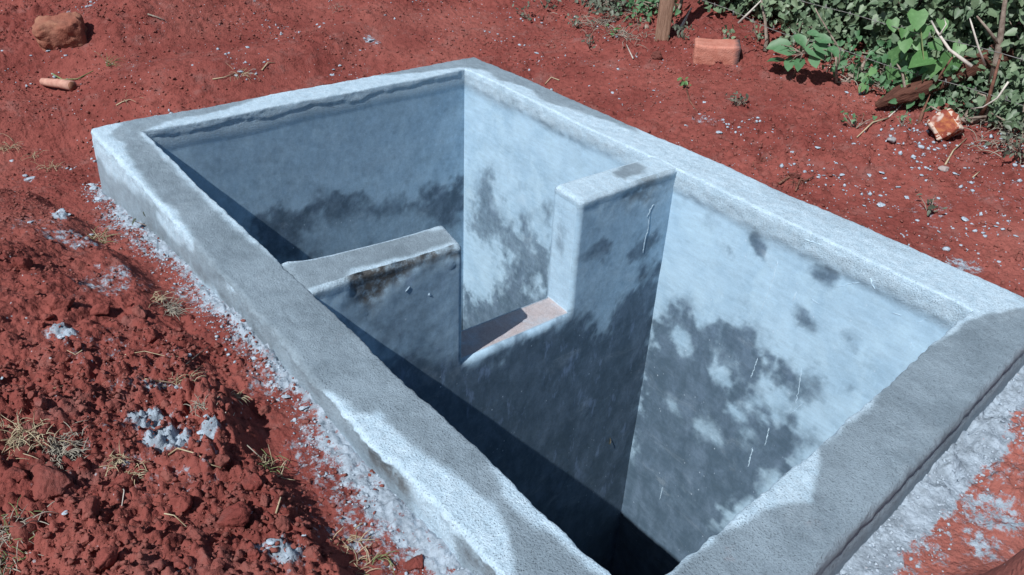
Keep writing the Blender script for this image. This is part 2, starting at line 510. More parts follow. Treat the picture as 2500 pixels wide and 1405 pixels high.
# ================================================================ CONCRETE TANK
tank = bpy.data.objects.new('concrete_tank', None); COL.objects.link(tank)
tag(tank, 'open rectangular grey concrete tank with damp patches, sunk in red soil', 'tank')

# stains and dimming washes: outline seen on the named surface, softness (m), strength
def plane_of(k):
    if k == 'top': return (0, 0, 0), (0, 0, 1)
    if k == 'sill': return (0, 0, ZS), (0, 0, 1)
    if k == 'right': return (IN[1][0], IN[1][1], 0), (IN[2][1] - IN[1][1], -(IN[2][0] - IN[1][0]), 0)
    if k == 'back': return (IN[2][0], IN[2][1], 0), (IN[3][1] - IN[2][1], -(IN[3][0] - IN[2][0]), 0)
    if k == 'front': return (0, Y0L, 0), (Y0R - Y0L, -1.65, 0)
    if k == 'end': return (XP0, 1.37, 0), (1, 0, 0)
    if k == 'outer': return (-.175, 0, 0), (1, 0, 0)
def to2(k, P):
    P = np.asarray(P)
    if k in ('top', 'sill'): return P[..., 0], P[..., 1]
    if k in ('right', 'end', 'outer'): return P[..., 1], P[..., 2]
    return P[..., 0], P[..., 2]
def E(u, w, a, b=None, tilt=0):
    b = b or a; t = math.radians(tilt)
    return [(u + a * math.cos(q) * math.cos(t) - b * math.sin(q) * math.sin(t), w + a * math.cos(q) * math.sin(t) + b * math.sin(q) * math.cos(t)) for q in [i * math.pi / 6 for i in range(12)]]
ST = [
 ('top', [(262, 330), (290, 300), (400, 275), (560, 243), (640, 232), (600, 252), (500, 280), (400, 302), (345, 325), (335, 345), (290, 345)], .02, .8),
 ('top', [(880, 185), (1000, 158), (1160, 128), (1200, 140), (1420, 240), (1540, 300), (1560, 330), (1480, 295), (1400, 268), (1330, 250), (1300, 222), (1235, 200), (1180, 172), (1120, 168), (1000, 180)], .02, .85),
 ('top', [(1492, 418), (1510, 402), (1535, 395), (1560, 400), (1582, 410), (1572, 424), (1548, 430), (1530, 438), (1508, 430)], .02, .95),
 ('top', [(300, 345), (350, 335), (440, 425), (600, 575), (700, 645), (800, 600), (1085, 545), (1100, 575), (1040, 600), (960, 625), (860, 660), (800, 715), (900, 810), (1040, 955), (1110, 1030), (1170, 1090), (1240, 1190), (1225, 1235), (1150, 1195), (1030, 1115), (930, 1010), (915, 1000), (860, 1000), (740, 915), (620, 785), (535, 705), (470, 625), (470, 580), (430, 520), (365, 455), (325, 405)], .02, .95),
 ('top', [(1080, 1120), (1150, 1165), (1240, 1215), (1330, 1300), (1500, 1420), (1540, 1500), (1400, 1600), (1290, 1500), (1255, 1400), (1245, 1300), (1190, 1215)], .018, .95),
 ('top', [(2335, 800), (2400, 770), (2520, 745), (2720, 790), (2560, 900), (1980, 1480), (1500, 1700), (1400, 1600), (1640, 1400), (1770, 1300), (1860, 1245), (1975, 1220), (2000, 1150), (2005, 1085), (2100, 1030), (2150, 965), (2180, 915), (2250, 860)], .015, 1),
 ('top', [(2440, 690), (2500, 715), (2600, 750), (2480, 730)], .02, .5),
 ('top', [(1850, 430), (2100, 550), (2300, 640), (2280, 650), (2050, 560), (1850, 465)], .02, .35),
 ('outer', E(450, 560, 60, 16, 48), .02, -.9), ('outer', E(585, 692, 20, 10, 45), .012, -.8), ('outer', [(205, 330), (290, 405), (430, 525), (560, 620), (700, 760), (900, 1000), (1000, 1160), (1030, 1215), (1050, 1300), (900, 1100), (700, 880), (560, 720), (420, 590), (250, 470)], .025, .75),
 ('outer', [(1110, 1280), (1180, 1320), (1260, 1405), (1300, 1500), (1180, 1500), (1130, 1380)], .02, .7),
 # right wall, far compartment
 ('right', [(1172, 440), (1198, 430), (1212, 480), (1235, 530), (1262, 552), (1300, 585), (1345, 600), (1345, 690), (1310, 700), (1272, 690), (1262, 650), (1235, 610), (1200, 600), (1165, 590), (1145, 545), (1150, 490)], .07, .72),
 ('right', [(1125, 690), (1160, 735), (1210, 700), (1235, 630), (1265, 660), (1280, 700), (1350, 710), (1350, 1000), (1100, 1000)], .06, .9),
 ('right', E(1340, 520, 14, 35), .03, .6), ('right', E(1290, 530, 12, 14), .03, .5), ('right', E(1270, 455, 16, 9), .03, .3),
 # right wall, near compartment
 ('right', [(1588, 800), (1628, 733), (1686, 735), (1711, 782), (1756, 778), (1815, 780), (1835, 810), (1846, 848), (1897, 887), (1935, 906), (1923, 944), (1880, 930), (1846, 944), (1839, 989), (1884, 1015), (1942, 1028), (1974, 1092), (1910, 1156), (1859, 1194), (1743, 1290), (1620, 1450), (1450, 1450), (1520, 1200)], .045, 1.0),
 ('right', E(1975, 950, 42, 30, 35), .05, .75), ('right', E(1930, 890, 25, 30, 40), .04, .6),
 ('right', E(1855, 592, 14, 30, -28), .02, .9), ('right', E(2008, 662, 48, 26, 18), .025, 1), ('right', E(1783, 615, 10, 14, -20), .02, .7),
 ('right', E(1665, 497, 26, 9, 20), .02, .55), ('right', E(1957, 768, 15, 17), .02, .75), ('right', E(1902, 618, 8, 9), .015, .7), ('right', E(1990, 790, 15, 9, 30), .02, .6),
 ('right', E(1740, 540, 16, 12), .03, .35), ('right', E(2080, 828, 14, 12), .03, .55), ('right', E(2070, 950, 14, 16), .02, .55), ('right', E(1815, 745, 12, 10), .03, .45),
 ('right', E(2120, 690, 40, 14, 20), .05, .35), ('right', E(2200, 800, 30, 14, 20), .05, .25), ('right', E(2340, 745, 30, 8, 20), .03, .5), ('right', E(1885, 660, 30, 12, 70), .05, .2),
 ('right', E(1665, 830, 22, 42, -35), .03, -.9), ('right', E(1770, 912, 22, 34, -30), .03, -1), ('right', E(1800, 1010, 20, 42, -40), .03, -.95), ('right', E(1725, 1045, 18, 32, -50), .03, -.6),
 ('right', E(1650, 995, 10, 36, -40), .03, -.45), ('right', E(1745, 840, 12, 14), .03, -.4), ('right', E(1820, 1060, 20, 10, 20), .03, -.4), ('right', E(1640, 1270, 16, 60, -10), .05, -.2),
 # back wall
 ('back', [(560, 520), (640, 545), (690, 515), (740, 500), (760, 480), (900, 462), (1000, 470), (1080, 450), (1140, 430), (1135, 720), (500, 800), (600, 600)], .07, .42), ('back', [(610, 540), (690, 508), (715, 515), (735, 560), (720, 600), (800, 660), (620, 640)], .05, .8), ('back', [(735, 520), (770, 492), (865, 463), (885, 475), (800, 510), (750, 535)], .04, .85), ('back', [(905, 505), (1000, 490), (1060, 465), (1140, 430), (1140, 520), (1080, 540), (1050, 505), (930, 525)], .05, .85), ('back', E(820, 530, 34, 26, -20), .04, .6), ('back', E(1030, 395, 14, 10), .04, .3),
 ('back', E(830, 575, 40, 22, 30), .04, -.35), ('back', E(960, 540, 60, 25, -25), .06, -.35),
 ('back', [(250, 300), (1200, 110), (1150, 440), (1000, 460), (750, 480), (500, 520)], .10, .30),  # upper wall wash: dimness under grazing sun put into the colour
 # face of the dividing wall
 ('front', E(1452, 618, 42, 20, -28), .03, .8), ('front', E(1572, 602, 46, 20, -32), .03, .8), ('front', E(1590, 670, 24, 20, -30), .04, .6), ('front', E(1500, 640, 30, 12, -20), .03, .5),
 ('front', [(1390, 760), (1440, 765), (1475, 800), (1500, 780), (1520, 720), (1560, 680), (1620, 660), (1600, 820), (1530, 1250), (1400, 1500), (900, 1100), (760, 900), (900, 860), (1110, 880), (1150, 895), (1300, 820)], .06, 1.0),
 ('front', [(760, 700), (1140, 600), (1130, 900), (1000, 950), (850, 800)], .06, .5), ('front', E(1090, 780, 26, 90, 0), .05, -.5), ('front', E(1000, 740, 60, 26, -30), .05, .4),  # stub face: damp, plus its dim light put into the colour
 ('front', [(1390, 440), (1680, 350), (1620, 800), (1500, 740), (1395, 780)], .06, .30),  # tall piece wash: dim light on this face put into the colour
 ('end', E(1365, 560, 12, 18), .03, .5), ('end', E(1360, 605, 10, 16), .03, .5),
]
BROWN = [('front', [(845, 690), (900, 650), (980, 622), (1060, 605), (1125, 596), (1132, 632), (1060, 640), (1010, 672), (970, 712), (900, 730), (855, 715)], .025, 1), ('front', [(1520, 480), (1600, 420), (1625, 430), (1590, 480), (1530, 510)], .03, .55),
         ('outer', [(920, 1070), (990, 1140), (1030, 1210), (1010, 1205), (930, 1110)], .02, .8), ('outer', [(240, 430), (420, 560), (700, 850), (680, 860), (420, 590), (250, 470)], .04, .4), ('outer', [(1110, 1290), (1250, 1405), (1200, 1410), (1120, 1330)], .03, .5)]
SMEAR = [('front', [(760, 720), (1150, 600), (1400, 780), (1600, 800), (1530, 1250), (900, 950)], .08, 1)]
def conv(L):
    out = []
    for k, poly, soft, s in L:
        p, n = plane_of(k)
        out.append((k, [tuple(float(v) for v in to2(k, on_plane(u, w, p, np.array(n, float)))) for u, w in poly], soft, s))
    return out
ST.sort(key=lambda q: q[3] < 0)
STW, STB, STS = conv(ST), conv(BROWN), conv(SMEAR)
def stain(P, surf, L):
    """P (n,3), surf: names of surface per vertex -> mask"""
    r = np.zeros(len(P))
    for k in set(s[0] for s in L):
        sel = surf == k
        if not sel.any(): continue
        a, b = to2(k, P[sel])
        g = 1.0 if k in ('top', 'outer') else 1.8
        wa = a + .018 * g * fbm(a, b, 3, 7, 4, 101); wb = b + .018 * g * fbm(a, b, 8, 7, 4, 111)
        brk = fbm(a, b * .8, 1, 11, 5, 121, .6)
        brk2 = fbm(a, b, 6, 19, 4, 141, .65)
        acc = np.zeros(len(a))
        for kk, poly, soft, s in L:
            if kk != k: continue
            sd = poly_sd(wa, wb, poly)
            if k in ('top', 'outer', 'sill'): m = sstep(-soft, soft, sd + soft * brk * 1.1)
            else:
                soft = soft * 1.35; m = .5 * sstep(-soft * 1.7, soft * 1.1, sd + soft * brk * 2.2) + .5 * sstep(-soft * .5, soft * .8, sd + soft * brk2 * 2.0)
            if s > 0: acc = np.maximum(acc, m * s) if s < .5 else acc + (1 - acc) * m * s
            else: acc = acc * (1 + s * m)
        r[sel] = acc
    return r

# --- the four walls as one shell: a cross-section swept round the plan, mitred at the corners
def section():
    th, ro, ri = 1.0, .018, .010                     # w runs 0 (inner) .. 1 (outer)
    S = []
    T = .2
    for z in list(np.linspace(-.62, -.36, 6)) + list(np.arange(-.34, -.025, .012)):
        S.append((1 + max(0, -z - .02) * .10 / T, z, 0, 'outer'))
    for q in np.linspace(0, math.pi / 2, 7):
        S.append((1 - (ro - ro * math.cos(q)) / T, -ro + ro * math.sin(q), q / (math.pi / 2), 'top' if q > .5 else 'outer'))
    for w in np.linspace(1 - ro / T, ri / T, 26)[1:-1]:
        S.append((w, 0, 1, 'top'))
    for q in np.linspace(math.pi / 2, 0, 6):
        S.append(((ri - ri * math.cos(q)) / T, -ri + ri * math.sin(q), -1 + q / (math.pi / 2) - 1 if q < 1e-6 else 2 - q / (math.pi / 2), 'top' if q > .6 else 'inner'))
    z = -ri
    while z > DEPTH:
        z -= .0085 if z > -.12 else .0125
        S.append((0, max(z, DEPTH), 2, 'inner'))
    return S
SEC = section()
names_in = ['near', 'right', 'back', 'left']
allV, allF, surf, grain = [], [], [], []
off = 0
nS = len(SEC)
for i in range(4):
    j = (i + 1) % 4
    A0, A1, B0, B1 = [np.array(v, float) for v in (IN[i], OUT[i], IN[j], OUT[j])]
    Ln = np.linalg.norm(B0 - A0)
    ns = int(Ln / .0105)
    s = np.linspace(0, 1, ns + 1)[:, None]
    w = np.array([q[0] for q in SEC])[None]; z = np.array([q[1] for q in SEC])[None] + 0 * s
    ca = A0[None] + (A1 - A0)[None] * w[0][:, None]; cb = B0[None] + (B1 - B0)[None] * w[0][:, None]
    P = ca[None] * (1 - s[..., None]) + cb[None] * s[..., None]
    x, y = P[..., 0], P[..., 1]
    d = (B0 - A0) / Ln
    nout = np.array([d[1], -d[0]])                   # pointing out of the tank
    cd_ = np.minimum(s, 1 - s) * Ln
    fade = sstep(0.0, .05, cd_) + 0 * w
    kind = np.array([q[3] for q in SEC])
    nm = names_in[i]
    upf = np.array([1.0 if q[3] == 'top' else 0.0 for q in SEC])[None]
    zz = z.copy()
    # sagging, uneven top and gritty render
    z = z + (.006 * fbm(x, y, 0, 3, 3, 201) + .0030 * fbm(x, y, 0, 45, 4, 203, .7)) * sstep(-.25, 0, zz)
    inn = sstep(.45, .12, w) + 0 * s
    edge = np.exp(-((zz + .012) / .03) ** 2)
    g3 = fbm(x, y, zz, 30, 4, 207, .65)
    low = fbm(x, y, zz, 2.2, 3, 209)
    hor = .009 * low * sstep(-.5, -.02, zz) + .0014 * fbm(x, y, zz, 7, 3, 211) + edge * .0075 * g3
    if nm == 'back':     # ragged lip of render overhanging the back face
        lipn = fbm(x * 3, y, 0, 3.0, 3, 221)
        lip = sstep(-.045 - .03 * lipn, -.035 - .03 * lipn, zz) * inn
        hor = hor - lip * (.0035 + .0035 * g3) * fade
    if nm == 'right':    # broken bevel below the edge
        lipn = fbm(x, y * 3, 0, 2.0, 3, 231)
        lip = sstep(-.095 - .03 * lipn, -.07 - .03 * lipn, zz) * inn
        hor = hor + inn * .010 * sstep(-.09, .0, zz) * fade - lip * (.002 + .008 * g3) * fade
    if nm == 'left':
        hor = hor + inn * .012 * fbm(x, y, 0, 1.6, 3, 241) * sstep(-.6, 0, zz)
        hor = hor + (1 - inn) * (.012 * fbm(x, y, zz * 2, 2.5, 3, 243) + .006 * g3 * edge)
    if nm == 'near':     # a groove struck along the outer face
        grv = (1 - inn) * np.exp(-((zz + .045 + .006 * fbm(x, y, 0, 3, 2, 251)) / .007) ** 2)
        hor = hor - grv * .009
    x = x + nout[0] * hor * fade; y = y + nout[1] * hor * fade
    # rounded outer corners
    for cpt in OUT:
        c = np.array(cpt); ctr = c + (np.array([.8, 1.5]) - c) / np.linalg.norm(np.array([.8, 1.5]) - c) * .085
        r = np.hypot(x - ctr[0], y - ctr[1]); 
        beyond = (w > .6) & ((x - ctr[0]) * (c - ctr)[0] > 0) & ((y - ctr[1]) * (c - ctr)[1] > 0)
        sc_ = np.where(beyond & (r > .06), .06 / np.maximum(r, 1e-6), 1)
        sc_ = 1 - (1 - sc_) * .6
        x = ctr[0] + (x - ctr[0]) * sc_; y = ctr[1] + (y - ctr[1]) * sc_
    allV.append(np.stack([x, y, z], -1).reshape(-1, 3))
    idx = off + np.arange((ns + 1) * nS).reshape(ns + 1, nS)
    allF.append(np.stack([idx[:-1, :-1], idx[1:, :-1], idx[1:, 1:], idx[:-1, 1:]], -1).reshape(-1, 4))
    sf = np.array([('outer' if (q == 'outer' and nm == 'left') else nm if q == 'inner' else 'nearout' if q == 'outer' and nm == 'near' else q) for q in kind])
    surf.append(np.tile(sf, ns + 1))
    gr = np.where(kind == 'inner', 0.0, 1.0)[None] + 0 * s
    lipg = sstep(-.12, -.06, zz + .03 * low) if nm in ('right', 'back') else sstep(-.05, -.02, zz)
    grain.append(np.maximum(gr, lipg * inn).ravel())
    off += (ns + 1) * nS
allV = np.concatenate(allV); allF = np.concatenate(allF); surf = np.concatenate(surf); grain = np.concatenate(grain)
wet_dim = stain(allV, surf, STW)
wet_dim = np.where(surf == 'nearout', .9 - .25 * fbm(allV[:, 0], allV[:, 1], allV[:, 2], 9, 3, 301), wet_dim)
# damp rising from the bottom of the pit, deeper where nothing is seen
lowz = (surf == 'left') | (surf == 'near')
wet_dim = np.where(lowz, sstep(-.6, -1.1, allV[:, 2]), wet_dim)
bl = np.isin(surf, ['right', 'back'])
wet_dim = np.where(bl, np.maximum(wet_dim, sstep(-1.45, -1.8, allV[:, 2])), wet_dim)
# darker grey band under the rim of the right wall
rb = (surf == 'right') & (allV[:, 2] > -.16)
wet_dim = np.where(rb, np.maximum(wet_dim, .42 * sstep(-.13, -.06, allV[:, 2] + .04 * fbm(allV[:, 0], allV[:, 1], 0, 5, 3, 311)) * sstep(-.02, -.035, allV[:, 2])), wet_dim)
brown = stain(allV, surf, STB)
brown = np.where(surf == 'nearout', .15, brown)
smear = np.zeros(len(allV)) + .15
me = mesh_np('tank_walls', allV, allF, M['concrete'], True, {'wet_dim': wet_dim, 'grain': grain, 'brown': brown, 'smear': smear})
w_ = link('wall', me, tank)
tag(w_, 'four thick rendered walls with rounded rims')

# --- floor
me = mesh_np('tank_floor', [(-.1, -.1, DEPTH + .01), (1.75, -.1, DEPTH + .01), (1.75, 3.05, DEPTH + .01), (-.1, 3.05, DEPTH + .01)], np.array([[0, 1, 2, 3]]), M['concrete'], False, {'wet_dim': [1] * 4, 'grain': [.3] * 4, 'brown': [.3] * 4, 'smear': [0] * 4})
link('floor', me, tank)

# --- dividing wall with its deep notch, rounded along the cut
def baffle():
    r = .015
    XA, XB = -.09, 1.70
    zt = lambda x: np.where(x < .85, ZSTUB * sstep(0, .45, x), 0.0)
    bx = [XA, .57, 1.11, XB]
    def cols(n0=52, n1=46, n2=52):
        return np.concatenate([np.linspace(0, 1, n0, False), 1 + np.linspace(0, 1, n1, False), 2 + np.linspace(0, 1, n2 + 1)])
    C_ = cols(); n0, n1 = 52, 46
    rowz = np.concatenate([np.linspace(DEPTH, ZS, 120, False), np.linspace(ZS, 0, 50 + 1)])
    jz = 120
    def sheet(xs, xp):
        xk = np.interp(C_, [0, 1, 2, 3], [XA, xs, xp, XB])
        Xg, Zg = np.meshgrid(xk, rowz, indexing='ij')
        dz_top = -Zg
        dn = np.full_like(Xg, 9.0)
        left = Xg <= xs + 1e-9; right = Xg >= xp - 1e-9; up = Zg >= ZS - 1e-9
        dxl, dxr = xs - Xg, Xg - xp
        dn = np.where(left & up, np.minimum(dxl, dz_top), dn)
        dn = np.where(right & up, np.minimum(dxr, dz_top), dn)
        dn = np.where(~left & ~right & (Zg <= ZS), ZS - Zg, dn)
        dn = np.where(left & ~up, np.hypot(dxl, ZS - Zg), dn)
        dn = np.where(right & ~up, np.hypot(dxr, ZS - Zg), dn)
        inset = np.where(dn < r, r - np.sqrt(np.maximum(r * r - (r - dn) ** 2, 0)), 0)
        # round the two upper arrises in elevation
        R2 = .024
        for sgn, ex, reg in ((1, xs, left), (-1, xp, right)):
            vx = sgn * (Xg - (ex - sgn * R2)); vz = Zg - (-R2)
            k = reg & up & (vx > 0) & (vz > 0)
            mm = np.maximum(vx, vz) / np.maximum(np.hypot(vx, vz), 1e-9)
            Xg = np.where(k, ex - sgn * R2 + sgn * vx * mm, Xg); Zg = np.where(k, -R2 + vz * mm, Zg)
        Zg = Zg + zt(Xg) * sstep(-.35, 0, Zg)
        return Xg, Zg, inset
    X0, Z0, i0 = sheet(XS0, XP0); X1, Z1, i1 = sheet(XS1, XP1)
    yf = lambda x: np.interp(x, [0, 1.65], [Y0L, Y0R]); yb = lambda x: np.interp(x, [0, 1.65], [Y1L, Y1R])
    # the wall flares where it meets the left wall
    fl = lambda x: .035 * np.exp(-(np.maximum(x, 0) / .045))
    Yf = yf(X0) + i0; Yb = yb(X1) - i1 + fl(X1) * sstep(-.3, 0, Z1)
    nC, nR = X0.shape
    V = [np.stack([X0, Yf, Z0], -1).reshape(-1, 3), np.stack([X1, Yb, Z1], -1).reshape(-1, 3)]
    S = [np.full(nC * nR, 'front', dtype='<U6'), np.full(nC * nR, 'rear', dtype='<U6')]
    G = [np.clip(sstep(.05, .0, np.where(Z0 > ZS + .01, -Z0, 1)) , 0, 1).ravel(), np.zeros(nC * nR)]
    F = []
    id0 = np.arange(nC * nR).reshape(nC, nR); id1 = id0 + nC * nR
    notch = np.zeros((nC - 1, nR - 1), bool); notch[n0:n0 + n1, jz:] = True
    q0 = np.stack([id0[:-1, :-1], id0[1:, :-1], id0[1:, 1:], id0[:-1, 1:]], -1)[~notch]
    q1 = np.stack([id1[:-1, :-1], id1[:-1, 1:], id1[1:, 1:], id1[1:, :-1]], -1)[~notch]
    # outline path (column,row) left to right
    path = [(c, nR - 1) for c in range(0, n0 + 1)] + [(n0, q) for q in range(nR - 2, jz, -1)] + [(c, jz) for c in range(n0, n0 + n1 + 1)] + [(n0 + n1, q) for q in range(jz + 1, nR - 1)] + [(c, nR - 1) for c in range(n0 + n1, nC)]
    kinds = ['top'] * (n0 + 1) + ['end'] * (nR - 2 - jz) + ['sill'] * (n1 + 1) + ['end'] * (nR - 2 - jz) + ['top'] * (nC - n0 - n1)
    K = 15
    base = 2 * nC * nR
    fV = V[0].reshape(nC, nR, 3); bV = V[1].reshape(nC, nR, 3)
    A = np.array([fV[c, q] for c, q in path]); B = np.array([bV[c, q] for c, q in path])
    t = np.linspace(0, 1, K + 2)[1:-1]
    mid = A[:, None] * (1 - t[None, :, None]) + B[:, None] * t[None, :, None]
    V.append(mid.reshape(-1, 3)); S.append(np.repeat(np.array(kinds, dtype='<U6'), K)); G.append(np.repeat(np.array([1.0 if k in ('top',) else .75 if k == 'sill' else .25 for k in kinds]), K))
    L = np.zeros((len(path), K + 2), int)
    L[:, 0] = [id0[c, q] for c, q in path]; L[:, -1] = [id1[c, q] for c, q in path]
    L[:, 1:-1] = base + np.arange(len(path) * K).reshape(len(path), K)
    q2 = np.stack([L[:-1, :-1], L[1:, :-1], L[1:, 1:], L[:-1, 1:]], -1).reshape(-1, 4)
    V = np.concatenate(V); S = np.concatenate(S); G = np.concatenate(G); F = np.concatenate([q0, q1, q2])
    x, y, z = V.T
    # uneven render
    keep = sstep(0, .03, x) * sstep(1.66, 1.60, x)
    g = fbm(x, y, z, 34, 4, 401, .65); lo = fbm(x, y, z, 3, 3, 403)
    sgn = np.where(S == 'front', -1, np.where(S == 'rear', 1, 0))
    rough = np.where(S == 'front', sstep(-.14, -.03, z), .6)
    y = y + sgn * (.003 * g * (.3 + rough) + .003 * lo)
    # hollow of broken render under the lip of the short piece, and a dribble on the tall one
    hol = stain(V, S, STB[:2])
    y = y + (S == 'front') * (hol * (.010 + .006 * g))
    x = x + (S == 'end') * (.002 * g + .003 * lo)
    z = z + ((S == 'top') | (S == 'sill')) * (.003 * g + .004 * lo * keep) - .008 * sstep(-.005, -.03, x)
    V = np.stack([x, y, z], -1)
    wet_dim = stain(V, S, STW); brown = stain(V, S, STB); smear = np.where(S == 'front', stain(V, S, STS), 0)
    wet_dim = np.where(S == 'front', np.maximum(wet_dim, sstep(-.9, -1.5, z)), wet_dim)
    wet_dim = np.where(S == 'rear', sstep(-.5, -1.0, z), wet_dim)
    sill = (S == 'sill') * 1.0
    return V, F, dict(face=(S == 'front') * 1.0, wet_dim=wet_dim, grain=np.maximum(G, sstep(-.035, -.01, z)), brown=brown, smear=smear, pink=sill)
V, F, at_ = baffle()
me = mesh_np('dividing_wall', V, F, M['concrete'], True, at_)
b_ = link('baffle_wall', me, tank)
tag(b_, 'dividing wall across the tank with a deep square notch')
# dribbles and splashes of mortar smeared on the trowelled faces
SURFV = {'right': allV[surf == 'right'], 'front': V[at_['face'] > .5]}
def dribble(k, pts, rad):
    p_, n_ = plane_of(k); n_ = np.array(n_, float); n_ /= np.linalg.norm(n_)
    if np.dot(n_, CAM - np.array(p_)) < 0: n_ = -n_
    L = [on_plane(u, w, p_, n_) for u, w in pts]; L2 = []
    for i in range(len(L) - 1):
        m_ = max(2, int(np.linalg.norm(L[i + 1] - L[i]) / .007))
        for t in np.arange(m_) / m_: L2.append(L[i] * (1 - t) + L[i + 1] * t + rng.normal(size=3) * .0012)
    L2.append(L[-1]); n = len(L2); Vv = []
    for i, q in enumerate(L2):
        d2 = ((SURFV[k] - q) ** 2).sum(1); s4 = np.argsort(d2)[:6]
        off_ = np.dot(SURFV[k][s4].mean(0) - q, n_)
        t_ = L2[min(i + 1, n - 1)] - L2[max(i - 1, 0)]; sd = np.cross(t_, n_); sd /= np.linalg.norm(sd) + 1e-9
        wd_ = rad * rng.uniform(.25, 1.2) * (1 if 0 < i < n - 1 else .3)
        q = q + n_ * off_
        Vv += [q + sd * wd_ - n_ * .001, q + n_ * (.0012 + rad * .35), q - sd * wd_ * rng.uniform(.5, 1) - n_ * .001]
    F_ = [[i * 3 + e, i * 3 + e + 1, i * 3 + e + 4, i * 3 + e + 3] for i in range(n - 1) for e in (0, 1)]
    link('mortar_dribble', mesh_np('mortar_dribble', np.array(Vv), F_, M['smear']), tank)
M['smear'] = plain_mat('smeared_mortar', (.38, .52, .64), (.50, .66, .78), 90, .9, .1, .6, .004, world=True)
for k_, pts, r_ in [('right', [(1898, 640), (1885, 690), (1868, 735)], .004), ('right', [(1868, 735), (1855, 762)], .003), ('right', [(1850, 875), (1834, 922)], .0035),
        ('right', [(1958, 900), (1944, 985)], .003), ('right', [(1960, 985), (1930, 1010)], .002), ('right', [(1838, 1092), (1826, 1140)], .0045), ('right', [(1878, 1045), (1868, 1088)], .004), ('right', [(2045, 700), (2100, 690)], .002),
        ('right', [(2125, 680), (2138, 705)], .005), ('right', [(1935, 735), (1945, 712)], .005), ('right', [(2220, 850), (2226, 835)], .003), ('right', [(2240, 790), (2262, 780)], .003), ('right', [(2200, 770), (2180, 765)], .003),
        ('right', [(1980, 730), (2000, 742)], .002), ('front', [(1588, 510), (1582, 560), (1574, 590), (1570, 618)], .005), ('front', [(1596, 500), (1580, 530)], .004), ('front', [(1000, 700), (990, 712)], .006), ('front', [(1047, 715), (1052, 722)], .007),
        ('right', [(1520, 640), (1530, 600)], .002), ('right', [(2005, 600), (1960, 585)], .003), ('right', [(1610, 1220), (1618, 1190)], .003)]:
    dribble(k_, pts, r_)
#@@PART3
# ================================================================ THINGS
def px_x(u, w, x):
    return on_plane(u, w, (x, 0, 0), np.array([1.0, 0, 0]))

def rough_box(l, w, h, r=.012, n=14, amp=.004, seed=0, sag=0.0, taper=1.0):
    V = []; F = []; o = 0
    hx, hy, hz = l / 2, w / 2, h / 2
    t = np.linspace(-1, 1, n + 1)
    for ax in range(3):
        for sg in (-1, 1):
            a, b = np.meshgrid(t, t, indexing='ij'); c = np.full_like(a, sg)
            q = [None] * 3; q[ax] = c; q[(ax + 1) % 3] = a; q[(ax + 2) % 3] = b
            V.append(np.stack(q, -1).reshape(-1, 3))
            i = o + np.arange((n + 1) ** 2).reshape(n + 1, n + 1)
            f = np.stack([i[:-1, :-1], i[1:, :-1], i[1:, 1:], i[:-1, 1:]], -1).reshape(-1, 4)
            F.append(f if sg > 0 else f[:, ::-1]); o += (n + 1) ** 2
    V = np.concatenate(V) * np.array([hx, hy, hz])
    core = np.clip(V, [-hx + r, -hy + r, -hz + r], [hx - r, hy - r, hz - r])
    d = V - core; L = np.linalg.norm(d, axis=1, keepdims=True)
    V = np.where(L > 1e-9, core + d / np.maximum(L, 1e-9) * r, V)
    s = seed * 3.7
    for k in range(3):
        V[:, k] += amp * (fbm(V[:, 0] + s, V[:, 1] + k * 5, V[:, 2], 14, 3, 500) + .6 * fbm(V[:, 0] + s, V[:, 1], V[:, 2] + k * 3, 45, 3, 510))
    V[:, 2] -= sag * (1 - (V[:, 0] / hx) ** 2) * np.clip(V[:, 2] / hz, 0, 1) ** 2
    k = 1 + (taper - 1) * (V[:, 0] + hx) / l
    V[:, 1] *= k; V[:, 2] *= k
    # weld the seams
    key = {}; mp = np.zeros(len(V), int); out = []
    for i, v in enumerate(np.round(V, 5).tolist()):
        kk = tuple(v)
        if kk not in key: key[kk] = len(out); out.append(V[i])
        mp[i] = key[kk]
    return np.array(out), mp[np.concatenate(F)]

def ico(sub):
    import bmesh
    bm = bmesh.new(); bmesh.ops.create_icosphere(bm, subdivisions=sub, radius=1.0)
    V = np.array([v.co[:] for v in bm.verts]); F = np.array([[v.index for v in f.verts] for f in bm.faces]); bm.free()
    return V, F
ICO1, ICO2, ICO4 = ico(1), ico(2), ico(4)

def lump_mesh(name, seed, mat, V=None, angular=.3, squash=.7, fine=.10):
    V0, F = ICO4 if V is None else V
    V = V0.copy(); r = np.random.default_rng(seed)
    # knock facets off the ball
    for _ in range(14):
        n = r.normal(size=3); n /= np.linalg.norm(n); c = r.uniform(.42, .85)
        d = V @ n - c
        V -= np.where(d > 0, d, 0)[:, None] * n * (1 - angular * .3)
    s = seed * 9.1
    f = 1 + .22 * fbm(V[:, 0] + s, V[:, 1], V[:, 2], 1.3, 3, 601) + fine * fbm(V[:, 0] + s, V[:, 1], V[:, 2], 5, 4, 611, .65)
    f -= .10 * sstep(.15, .5, fbm(V[:, 0] + s, V[:, 1], V[:, 2], 2.6, 3, 621))
    V = V * f[:, None] * np.array([1, r.uniform(.7, .95), squash])
    return mesh_np(name, V, F, mat, True)

